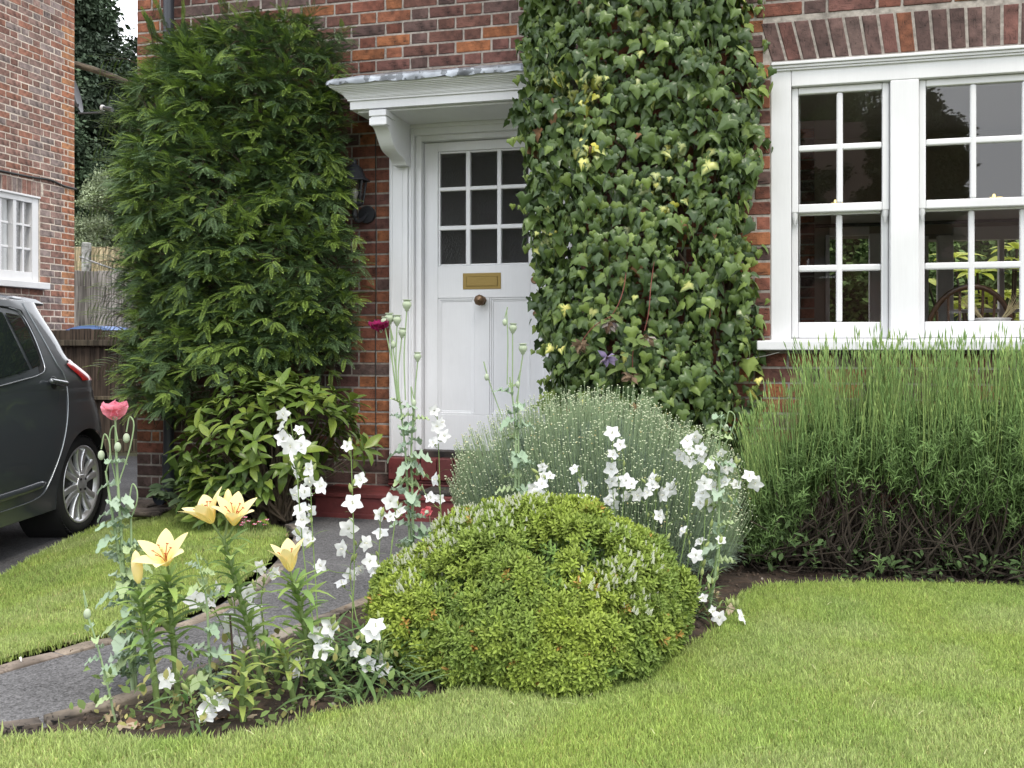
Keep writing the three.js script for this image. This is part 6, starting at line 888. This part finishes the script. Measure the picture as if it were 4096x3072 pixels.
bellflower('white bellflower tangled behind the two-flowered lily', [-1.46, 3.06], [[-1.47, 0.35, 3.08], [-1.44, 0.33, 3.05], [-1.6, 0.28, 3.1], [-1.64, 0.26, 3.15], [-1.61, 0.25, 3.13], [-1.47, 0.29, 3.15], [-1.56, 0.28, 3.1], [-1.54, 0.21, 3.13], [-1.46, 0.24, 3.14], [-1.51, 0.2, 3.18], [-1.48, 0.18, 3.08], [-1.55, 0.12, 3.08], [-1.32, 0.08, 3.13]], 5);
bellflower('white bellflower fallen low near the lawn edge', [-1.47, 3.44], [[-1.42, 0.07, 3.43], [-1.41, 0.055, 3.46], [-1.38, 0.085, 3.44], [-1.54, 0.13, 3.44], [-1.55, 0.12, 3.42]], 2, 14);
bellflower('white bellflower rising behind the top of the hebe, before grey-green mound', [-0.86, 2.02], [[-0.88, 0.53, 1.93], [-0.83, 0.51, 2.02], [-0.87, 0.5, 1.97], [-0.86, 0.48, 2.03], [-0.91, 0.45, 1.96], [-0.88, 0.44, 2.0], [-0.9, 0.4, 1.94], [-0.88, 0.38, 1.92], [-0.75, 0.53, 1.95], [-0.73, 0.46, 1.9], [-0.73, 0.41, 1.97], [-0.69, 0.42, 1.98]], 3);
bellflower('tall white bellflower column in the middle of the grey-green mound', [-0.57, 2.0], [[-0.61, 0.67, 1.9], [-0.57, 0.63, 1.96], [-0.6, 0.59, 1.94], [-0.61, 0.53, 1.92], [-0.61, 0.48, 1.9], [-0.55, 0.49, 1.94], [-0.53, 0.48, 1.94], [-0.61, 0.43, 1.88], [-0.62, 0.41, 1.94], [-0.61, 0.39, 1.88], [-0.56, 0.42, 1.88]], 2);
bellflower('wide white bellflower cluster right of the tall middle one', [-0.43, 1.98], [[-0.51, 0.43, 1.9], [-0.48, 0.44, 1.88], [-0.46, 0.47, 1.87], [-0.45, 0.46, 1.87], [-0.42, 0.43, 1.87], [-0.39, 0.45, 1.86], [-0.38, 0.48, 1.87], [-0.46, 0.49, 1.87], [-0.43, 0.35, 1.88]], 3);
bellflower('dense white bellflower cluster at the right end of the grey-green mound', [-0.38, 2.0], [[-0.32, 0.65, 1.95], [-0.29, 0.66, 1.92], [-0.31, 0.62, 1.97], [-0.27, 0.62, 1.95], [-0.35, 0.59, 1.92], [-0.31, 0.57, 1.93], [-0.27, 0.59, 1.92]], 1);
bellflower('largest white bellflower, nearest the lavender hedge', [-0.3, 2.0], [[-0.19, 0.61, 2.01], [-0.2, 0.57, 1.97], [-0.16, 0.56, 1.94], [-0.23, 0.57, 2.02], [-0.23, 0.53, 1.95], [-0.18, 0.55, 1.94], [-0.25, 0.5, 2.02], [-0.22, 0.48, 1.95], [-0.18, 0.5, 1.96], [-0.14, 0.49, 1.94], [-0.26, 0.46, 1.99], [-0.27, 0.42, 1.95], [-0.23, 0.41, 1.95], [-0.09, 0.53, 1.99], [-0.07, 0.5, 1.98]], 3);
bellflower('low scattered white bellflower at the right foot of the hebe', [-0.3, 2.05], [[-0.33, 0.32, 2.02], [-0.27, 0.28, 1.97], [-0.19, 0.3, 2.04], [-0.28, 0.24, 2.04], [-0.25, 0.1, 2.1], [-0.21, 0.07, 2.16], [-0.19, 0.05, 2.16], [-0.11, 0.055, 2.14]], 5, 40);

// ---------------------------------------------------------------- opium poppies
const glaucous = [C(0.36, 0.46, 0.34), C(0.3, 0.41, 0.28), C(0.38, 0.48, 0.25)].map((c) => leafMat(c, 0.25, 0.1)), poppyStem = std({ color: C(0.24, 0.33, 0.17), roughness: 0.8 }), podMat = std({ color: C(0.36, 0.42, 0.3), roughness: 0.7 }), wither = leafMat(C(0.42, 0.33, 0.2), 0.25, 0);
const poppyLeaf = [0, 1, 2].map((i) => leafGeo(1, (t) => 0.24 * Math.pow(Math.sin(Math.PI * Math.min(1, t * 0.8 + 0.16)), 0.6) * (1 + 0.16 * Math.sin(t * 19)), 20, { droop: [1.1, 1.7, 0.6][i], fold: 0.45, wave: 0.5, waves: 6 + i, jag: 0.1 }));
const podGeo = (() => { const m = new MB(); m.add(new THREE.LatheGeometry([[0.003, 0], [0.0075, 0.003], [0.0065, 0.006], [0.011, 0.011], [0.0152, 0.02], [0.0145, 0.029], [0.009, 0.034], [0.012, 0.0355], [0.0155, 0.0385], [0.012, 0.0395], [0, 0.038]].map(([a, b]) => new THREE.Vector2(a, b)), 14)); return m.geo(); })();
const budDroop = new THREE.SphereGeometry(0.0095, 12, 10).scale(1, 1.5, 1);
const petalGeo = (L, W, cup, w) => { const g = leafGeo(L, (t) => W * Math.pow(Math.sin(Math.PI * Math.min(1, t * 0.62 + 0.06)), 0.7), 8, { fold: cup, wave: w, waves: 4 }); return g; };
function poppy(label, base, stems, heads, opts = {}) { // stems: list of point lists (world), heads: [kind, x, y, z]
  const o = thing('poppy_plant', label, 'poppy', [base[0], 0, base[1]], 0, 'poppy plants in the flower bed'), st = new MB(), rel = (p) => V(p[0] - base[0], p[1], p[2] - base[1]);
  for (const pts of stems) {
    const c = curve(pts.map(rel), 36), tall = c[36].y; st.add(tubeGeo(c, (t) => lerp(0.0065, 0.0028, t) * (opts.thin || 1), 7));
    const n = Math.round((opts.leaves ?? 9) * 1.3); for (let k = 0; k < n; k++) { const t = Math.pow((k + R() * 0.7) / n, 1.0) * (opts.leafTop ?? 0.62), i = Math.floor(t * 36), a = k * 2.4 + R(), dry = k < (opts.dry ?? 0); mesh(dry ? 'withered_leaf' : 'leaf', pick(poppyLeaf), dry ? wither : pick(glaucous), o).applyMatrix4(orient(c[i], V(Math.cos(a), dry ? -0.6 : U(0.15, 0.9), Math.sin(a)), V(-Math.cos(a) * 0.6, 1, -Math.sin(a) * 0.6 + 0.3), lerp(0.13, 0.07, t) * U(0.8, 1.25) * (opts.leafSize || 1))); }
  }
  for (const [kind, x, y, z, fx, fy, fz] of heads) {
    const p = rel([x, y, z]), f = fx === undefined ? null : rel([fx, fy, fz]);
    if (kind === 'pod') { mesh('seed_pod', podGeo, podMat, o).applyMatrix4(orient(p, V(G() * 0.1, 1, G() * 0.1), V(0, 0, 1), U(0.85, 1.15))); if (f) st.add(tubeGeo(curve([f, f.clone().lerp(p, 0.5).add(V(G() * 0.01, 0, 0)), p], 14), 0.0025, 6)); }
    else if (kind === 'bud') { mesh('bud', budDroop, podMat, o).position.copy(p); const s = U(0, 1) < 0.5 ? -1 : 1; if (f) st.add(tubeGeo(curve([f, f.clone().lerp(p, 0.6).add(V(0.03 * s * (opts.hook || 1), 0.03, 0)), p.clone().add(V(0.03 * s * (opts.hook || 1), 0.048, 0)), p.clone().add(V(0.012 * s, 0.062, 0)), p.clone().add(V(0, 0.018, 0))], 20), 0.0022, 6)); }
  }
  st.build('stem', poppyStem, o); return { o, rel };
}
function poppyBloom(o, p, dir, L, W, mat, n, cup) { const f = mesh('flower', podGeo, podMat, o); f.applyMatrix4(orient(p, dir, V(0, 0, 1), 0.6)); const inv = new THREE.Matrix4().copy(f.matrix).invert(); for (let k = 0; k < n; k++) { const a = k / n * 6.283 + 0.3, g = petalGeo(L, W, 0.5, 0.22), up = cup * U(0.85, 1.2); f.updateMatrix(); const d = V(Math.cos(a), up, Math.sin(a)); mesh('petal', g, mat, f).applyMatrix4(orient(V(0, 0.004, 0), d, V(-Math.cos(a) * up, 1, -Math.sin(a) * up), 1 / 0.6)); } return f; }
reseed(721);
{
  const L = poppy('poppy with one pink flower and nodding buds left of the lilies', [-1.8, 3.22], [[[-1.8, 0, 3.22], [-1.82, 0.2, 3.22], [-1.84, 0.45, 3.22], [-1.855, 0.66, 3.22], [-1.86, 0.79, 3.22]], [[-1.8, 0, 3.22], [-1.83, 0.3, 3.22], [-1.86, 0.5, 3.23], [-1.885, 0.64, 3.23]], [[-1.8, 0, 3.21], [-1.81, 0.3, 3.21], [-1.815, 0.5, 3.21]]], [['bud', -1.83, 0.735, 3.21, -1.85, 0.6, 3.22], ['bud', -1.848, 0.71, 3.225, -1.855, 0.6, 3.22], ['bud', -1.9, 0.685, 3.23, -1.885, 0.63, 3.23], ['bud', -1.82, 0.54, 3.21, -1.815, 0.5, 3.21]], { leaves: 13, leafTop: 0.82, dry: 1, hook: 0.8, leafSize: 0.68 });
  const pink = leafMat(C(0.84, 0.33, 0.42), 0.35, 0.05); poppyBloom(L.o, L.rel([-1.86, 0.785, 3.22]), V(0.05, 1, 0.15), 0.05, 0.038, pink, 5, 1.7);
  const A = poppy('tall poppy with seed heads and a dark magenta flower before the door frame', [-1.32, 2.2], [[[-1.32, 0, 2.2], [-1.335, 0.35, 2.2], [-1.345, 0.6, 2.21], [-1.37, 0.85, 2.22]], [[-1.32, 0, 2.19], [-1.32, 0.4, 2.2], [-1.325, 0.62, 2.2], [-1.315, 0.78, 2.2]]], [['pod', -1.34, 1.135, 2.21, -1.345, 0.8, 2.21], ['pod', -1.405, 1.085, 2.22, -1.37, 0.8, 2.22], ['pod', -1.375, 1.08, 2.22, -1.37, 0.8, 2.22], ['pod', -1.42, 1.075, 2.23, -1.37, 0.8, 2.22], ['pod', -1.36, 1.035, 2.21, -1.365, 0.78, 2.22], ['bud', -1.39, 1.01, 2.22, -1.375, 0.8, 2.22], ['pod', -1.3, 0.945, 2.2, -1.315, 0.7, 2.2], ['bud', -1.315, 0.79, 2.2, -1.31, 0.72, 2.2]], { leaves: 15, leafTop: 0.97, hook: 0.35, leafSize: 0.85 });
  const mag = leafMat(C(0.3, 0.012, 0.1), 0.3, 0.1); poppyBloom(A.o, A.rel([-1.435, 1.055, 2.23]), V(-0.1, 1, 0.2), 0.045, 0.04, mag, 5, 1.1);
  poppy('tall poppy with seed heads standing before the lower door panels', [-1.0, 1.88], [[[-1.0, 0, 1.88], [-1.005, 0.4, 1.87], [-1.01, 0.7, 1.86], [-1.03, 0.88, 1.865]], [[-1.0, 0, 1.86], [-0.995, 0.45, 1.86], [-1.0, 0.8, 1.855]]], [['bud', -1.05, 1.1, 1.87, -1.04, 0.85, 1.87], ['pod', -1.02, 1.055, 1.86, -1.02, 0.82, 1.86], ['pod', -0.98, 0.97, 1.85, -1.0, 0.78, 1.855], ['bud', -1.12, 0.88, 1.89, -1.06, 0.72, 1.875], ['bud', -1.0, 0.85, 1.855, -1.005, 0.78, 1.86]], { leaves: 12, leafTop: 0.97, hook: 0.3, leafSize: 0.85 });
  poppy('poppy with jagged leaves between bellflowers beside the lavender', [-0.24, 1.98], [[[-0.24, 0, 1.98], [-0.21, 0.2, 1.96], [-0.2, 0.43, 1.96], [-0.2, 0.62, 1.96], [-0.19, 0.76, 1.95]]], [['bud', -0.175, 0.7, 1.95, -0.19, 0.62, 1.955]], { leaves: 15, leafTop: 0.99, dry: 3, leafSize: 0.8 });
  const K = poppy('slim poppy with one small coral flower near the steps', [-1.36, 1.82], [[[-1.36, 0, 1.82], [-1.38, 0.15, 1.8], [-1.41, 0.3, 1.76]]], [], { leaves: 4, leafSize: 0.7, thin: 0.5 });
  poppyBloom(K.o, K.rel([-1.41, 0.295, 1.77]), V(-0.1, 0.7, 0.8), 0.027, 0.026, leafMat(C(0.7, 0.15, 0.17), 0.3, 0), 4, 0.9);
  poppy('small flowerless grey-leaved poppy between the first two lilies', [-1.51, 3.27], [[[-1.51, 0, 3.27], [-1.515, 0.15, 3.28], [-1.52, 0.32, 3.29], [-1.55, 0.43, 3.29]]], [], { leaves: 12, leafTop: 0.98, leafSize: 0.62, thin: 0.7 });
  poppy('spindly yellowing poppy at the left tip of the bed', [-1.68, 3.46], [[[-1.68, 0, 3.46], [-1.69, 0.08, 3.47], [-1.72, 0.21, 3.48], [-1.74, 0.29, 3.49]]], [['bud', -1.745, 0.3, 3.49, -1.735, 0.27, 3.49]], { leaves: 8, leafTop: 0.95, dry: 3, leafSize: 0.5, thin: 0.6, hook: 0.3 });
}
// ---------------------------------------------------------------- lilies
reseed(741);
const lilyTex = tex(128, (u, v) => { const mid = Math.exp(-Math.pow((u - 0.5) / 0.09, 2)), t = smooth(0.55, 0.0, v); return [1, lerp(0.97, 0.86, mid * t), lerp(0.92, 0.4, mid * 0.6 * t + t * 0.4)]; }, 1);
const tepal = [0, 1].map((i) => leafGeo(1, (t) => (i ? 0.2 : 0.26) * Math.pow(Math.sin(Math.PI * Math.min(1, t * 0.94 + 0.05)), 0.75), 10, { droop: 0.55, fold: 0.24 })), lilyPetal = leafMat(C(0.95, 0.84, 0.46), 0.35, 0.08, { map: lilyTex }), lilyLeafM = [C(0.2, 0.31, 0.075), C(0.25, 0.36, 0.085), C(0.17, 0.28, 0.075)].map((c) => leafMat(c, 0.25, 0.35)), limeLeaf = leafMat(C(0.27, 0.34, 0.075), 0.3, 0.2), lilyStem = std({ color: C(0.13, 0.19, 0.055), roughness: 0.6 });
const lilyLeaf = [0, 1, 2].map((i) => leafGeo(1, (t) => 0.11 * Math.pow(Math.sin(Math.PI * Math.min(1, t * 0.9 + 0.08)), 0.7), 5, { droop: [0.9, 1.5, 0.5][i], fold: 0.35 }));
const anther = std({ color: C(0.35, 0.07, 0.015), roughness: 0.9 }), filament = std({ color: C(0.6, 0.55, 0.22), roughness: 0.6 });
function lily(label, base, pts, flowers, opts = {}) {
  const o = thing('lily', label, 'lily', [base[0], 0, base[1]], 0, 'lilies at the tip of the flower bed'), rel = (p) => V(p[0] - base[0], p[1], p[2] - base[1]), c = curve(pts.map(rel), 50), st = new MB();
  st.add(tubeGeo(c, (t) => lerp(0.0095, 0.0055, t), 8));
  const n = opts.n ?? 46; for (let k = 0; k < n; k++) { const t = lerp(opts.from ?? 0.38, 0.98, k / n), i = Math.round(t * 50), a = k * 2.4 + R() * 0.4, up = lerp(0.5, 1.0, t) + G() * 0.2, lo = t < 0.3 && R() < 0.35; mesh('leaf', pick(lilyLeaf), opts.lime ? limeLeaf : lo ? limeLeaf : pick(lilyLeafM), o).applyMatrix4(orient(c[i], V(Math.cos(a), lo ? -0.3 : up, Math.sin(a)), V(-Math.cos(a) * up, 1, -Math.sin(a) * up), U(0.085, 0.125) * (opts.size ?? 1) * (t > 0.85 ? 0.75 : 1))); }
  for (const [x, y, z, dx, dy, dz, kind] of flowers) {
    const p = rel([x, y, z]), d = V(dx, dy, dz).normalize(), tip = c[50]; st.add(tubeGeo(curve([tip, tip.clone().lerp(p, 0.5).addScaledVector(d, -0.012), p], 8), 0.0034, 7));
    if (kind) { const b = mesh('bud', new THREE.LatheGeometry([[0.004, 0], [0.011, 0.012], [0.0155, 0.04], [0.0145, 0.062], [0.008, 0.082], [0.001, 0.09]].map(([a, q]) => new THREE.Vector2(a, q)), 9), lilyPetal, o); b.applyMatrix4(orient(p, d, V(0, 0, 1), kind)); continue; }
    const f = mesh('flower', new THREE.LatheGeometry([[0.0005, 0], [0.0035, 0.004], [0.003, 0.03], [0.0028, 0.058], [0.0048, 0.062], [0.001, 0.064]].map(([a, q]) => new THREE.Vector2(a, q)), 7), filament, o); f.applyMatrix4(orient(p, d, V(0.2, 0, 1), 1));
    const open = opts.open ?? 0.85;
    for (let k = 0; k < 6; k++) { const a = k / 6 * 6.283 + 0.35, q = open * U(0.8, 1.2), dd = V(Math.cos(a) * q, 1, Math.sin(a) * q); mesh('petal', tepal[k % 2], lilyPetal, f).applyMatrix4(orient(V(Math.cos(a) * 0.003, 0, Math.sin(a) * 0.003), dd, V(-Math.cos(a), q, -Math.sin(a)), U(0.092, 0.106))); const w = a + 0.5, e = V(Math.cos(w) * 0.024, 0.058, Math.sin(w) * 0.024), sm = mesh('stamen', tubeGeo(curve([[0, 0.004, 0], [Math.cos(w) * 0.008, 0.035, Math.sin(w) * 0.008], e], 5), 0.0011, 4), filament, f); sm.geometry = new MB().add(sm.geometry).add(new THREE.CapsuleGeometry(0.0016, 0.005, 3, 6).rotateZ(1.2), new THREE.Matrix4().makeTranslation(e.x, e.y, e.z)).geo(); sm.material = anther; }
  }
  st.build('stem', lilyStem, o);
}
lily('lily with a single wide pale yellow flower, second from the left', [-1.61, 3.3], [[-1.595, -0.02, 3.3], [-1.605, 0.15, 3.31], [-1.612, 0.3, 3.32], [-1.615, 0.37, 3.32]], [[-1.617, 0.4, 3.325, 0.05, 0.85, 0.5]], { n: 42, open: 0.7, size: 0.92 });
lily('lily with one closed yellow bud, leftmost of the lilies', [-1.62, 3.36], [[-1.62, -0.02, 3.36], [-1.63, 0.13, 3.37], [-1.655, 0.25, 3.375], [-1.665, 0.345, 3.38]], [[-1.668, 0.36, 3.38, -0.08, 1, 0.05, 1]], { n: 36, size: 0.92 });
lily('tall lily with two open pale yellow flowers and a bud', [-1.37, 3.19], [[-1.37, -0.02, 3.19], [-1.41, 0.12, 3.21], [-1.44, 0.23, 3.21], [-1.475, 0.36, 3.22], [-1.5, 0.46, 3.23]], [[-1.53, 0.505, 3.24, -0.42, 1, 0.3], [-1.47, 0.5, 3.225, 0.22, 1, 0.35], [-1.505, 0.515, 3.2, -0.05, 1, -0.1, 0.9]], { n: 48, open: 0.45, size: 0.92 });
lily('lily with one pale yellow trumpet flower, rightmost of the lilies', [-1.24, 3.11], [[-1.24, -0.02, 3.11], [-1.27, 0.06, 3.12], [-1.3, 0.17, 3.12], [-1.32, 0.28, 3.13], [-1.335, 0.335, 3.135]], [[-1.34, 0.36, 3.14, -0.12, 1, 0.12]], { n: 42, open: 0.32, size: 0.92 });
lily('short flowerless lime green lily shoot in front', [-1.35, 3.38], [[-1.35, -0.02, 3.38], [-1.35, 0.08, 3.39], [-1.34, 0.2, 3.4]], [], { n: 24, lime: true, size: 0.72, from: 0.3 });
lily('young flowerless lily shoot between the two tallest lilies', [-1.29, 3.2], [[-1.29, -0.02, 3.2], [-1.305, 0.09, 3.22], [-1.32, 0.18, 3.23]], [], { n: 18, lime: true, size: 0.7, from: 0.45 });
// ---------------------------------------------------------------- small things in the bed
{
  reseed(761);
  const dl = leafGeo(1, (t) => 0.2 * Math.sin(Math.PI * Math.min(1, t + 0.05)), 6, { droop: 1.6, wave: 0.7, waves: 4, fold: 0.4 }), mt = [C(0.42, 0.34, 0.24), C(0.34, 0.25, 0.16), C(0.24, 0.15, 0.09)].map((c) => leafMat(c, 0.15, 0));
  [[-1.6, 3.47, 0.1, 'largest crumpled tan dead leaf at the left tip of the bed'], [-1.55, 3.45, 0.085, 'curled pale dead leaf beside the largest one'], [-1.64, 3.47, 0.06, 'small pale dead leaf nearest the path edging'], [-1.34, 3.33, 0.06, 'brown dead leaf below the rightmost lily'], [-1.22, 3.2, 0.05, 'small brown dead leaf near the lawn edge'], [-1.42, 3.4, 0.07, 'thin buff dead leaf under the lowest white flower'], [-0.16, 2.02, 0.09, 'upright dry tan leaf at the foot of the right poppy']].forEach(([x, z, s, label], i) => { const o = mesh('dead_leaf', dl, mt[i % 3]); o.applyMatrix4(orient(V(x, bedY(x, z) + 0.008, z), V(G(), i === 6 ? 1.6 : 0.15, G()), V(G() * 0.4, 1, 0.5), s)); o.userData = { label, category: 'dead leaf' }; });
  const wd = [], tw = []; for (let k = 0; k < 900; k++) { const x = U(-1.78, -0.95), z = U(2.9, 3.52); if (!inside(bedPoly, x, z)) continue; const f = U(0.7, 1.3), y = Math.pow(R(), 2.2) * 0.16; wd.push([orient(V(x, y, z), V(G(), 0.9, G()), V(G() * 0.4, 1, 0.4), U(0.012, 0.035)), R() < 0.2 ? C(0.3 * f, 0.29 * f, 0.1 * f) : C(0.15 * f, 0.22 * f, 0.065 * f)]); }
  const w = copies('weeds', leafGeo(1, (t) => 0.3 * Math.sin(Math.PI * Math.min(1, t + 0.04)), 3, { fold: 0.2, droop: 0.6 }), leafMat(0xffffff, 0.3, 0.1), wd); w.userData = { kind: 'stuff', label: 'small pale weeds among the lilies', category: 'weeds' };
  const lg = []; for (let k = 0; k < 150; k++) { const x = U(-1.36, -0.98), z = U(2.75, 3.2); if (!inside(bedPoly, x, z)) continue; const a = U(0, 6.28), f = U(0.7, 1.2); lg.push([orient(V(x, U(0, 0.03), z), V(Math.cos(a) * 0.8, U(0.4, 1.6), Math.sin(a) * 0.8), V(-Math.cos(a), 1, -Math.sin(a)), U(0.08, 0.17)), C(0.12 * f, 0.2 * f, 0.065 * f)]); }
  copies('strap_leaves', grassLeaf, leafMat(0xffffff, 0.25, 0.2), lg).userData = { kind: 'stuff', label: 'narrow dark green leaves crowding left of the hebe', category: 'leaves' };
  for (let k = 0; k < 3; k++) { const x = [-1.47, -1.3, -1.33][k], z = [3.24, 3.16, 3.1][k], o = mesh('dead_stalk', tubeGeo(curve([[x, -0.02, z], [x + 0.005, 0.12, z], [x - 0.004, [0.25, 0.1, 0.12][k], z]], 8), (t) => 0.0045 * (1.1 - t * 0.5), 6), std({ color: C(0.06, 0.04, 0.03), roughness: 1 })); o.userData = { label: ['tall dark dead stalk between the first lilies', 'short dark dead stalk beside the rightmost lily', 'short dark dead stalk behind the rightmost lily'][k], category: 'stalk' }; }
  const bits = []; for (let k = 0; k < 170; k++) { const x = U(-2.5, -1.2), z = U(0.9, 3.7), edge = along(pathR, 40).some((q) => Math.hypot(q.x - x, q.z - z) < 0.1) || along(pathL, 40).some((q) => Math.hypot(q.x - x, q.z - z) < 0.09); if (!edge && R() > 0.12) continue; bits.push([orient(V(x, 0.024, z), V(G(), 0.1, G()), V(G() * 0.4, 1, G() * 0.4), U(0.01, 0.028)), pick([C(0.3, 0.22, 0.13), C(0.2, 0.13, 0.08), C(0.36, 0.33, 0.2), C(0.75, 0.74, 0.7)])]); }
  copies('leaf_litter', dl, leafMat(0xffffff, 0.1, 0), bits).userData = { kind: 'stuff', label: 'bits of dry leaf and petal along the path edges', category: 'litter' };
  // dianthus by the path
  const di = thing('dianthus', 'small pink and white dianthus beside the path edging near the laurel', 'dianthus', [-2.72, -0.02, 0.92]), pp = leafGeo(1, (t) => 0.42 * Math.sin(Math.PI * Math.min(1, t * 0.6 + 0.05)), 4, { jag: 0.1 }), pm = leafMat(C(0.62, 0.05, 0.14), 0.3, 0), pw = leafMat(C(0.75, 0.55, 0.6), 0.3, 0), sg = new MB();
  for (let k = 0; k < 13; k++) { const c = V(G() * 0.07, U(0.06, 0.11), G() * 0.05); sg.add(tubeGeo([V(c.x * 0.4, 0, c.z * 0.4), c], 0.0018, 4)); const f = mesh('flower', new THREE.SphereGeometry(0.003, 6, 5).translate(c.x, c.y, c.z), pw, di); for (let i = 0; i < 5; i++) { const a = i * 1.257; mesh('petal', pp, i % 3 ? pm : pw, f).applyMatrix4(orient(c, V(Math.cos(a), 0.35, Math.sin(a) + 0.2), V(0, 1, 0.5), 0.0125)); } }
  for (let k = 0; k < 40; k++) { const a = U(0, 6.28); sg.add(grassLeaf, orient(V(G() * 0.05, 0, G() * 0.04), V(Math.cos(a), 1, Math.sin(a)), V(-Math.cos(a), 1, -Math.sin(a)), U(0.04, 0.07))); } sg.build('stem', stemGreen, di);
}
scene.traverse((o) => { if (o.isMesh) { o.castShadow = true; o.receiveShadow = true; } });
renderer.render(scene, camera);
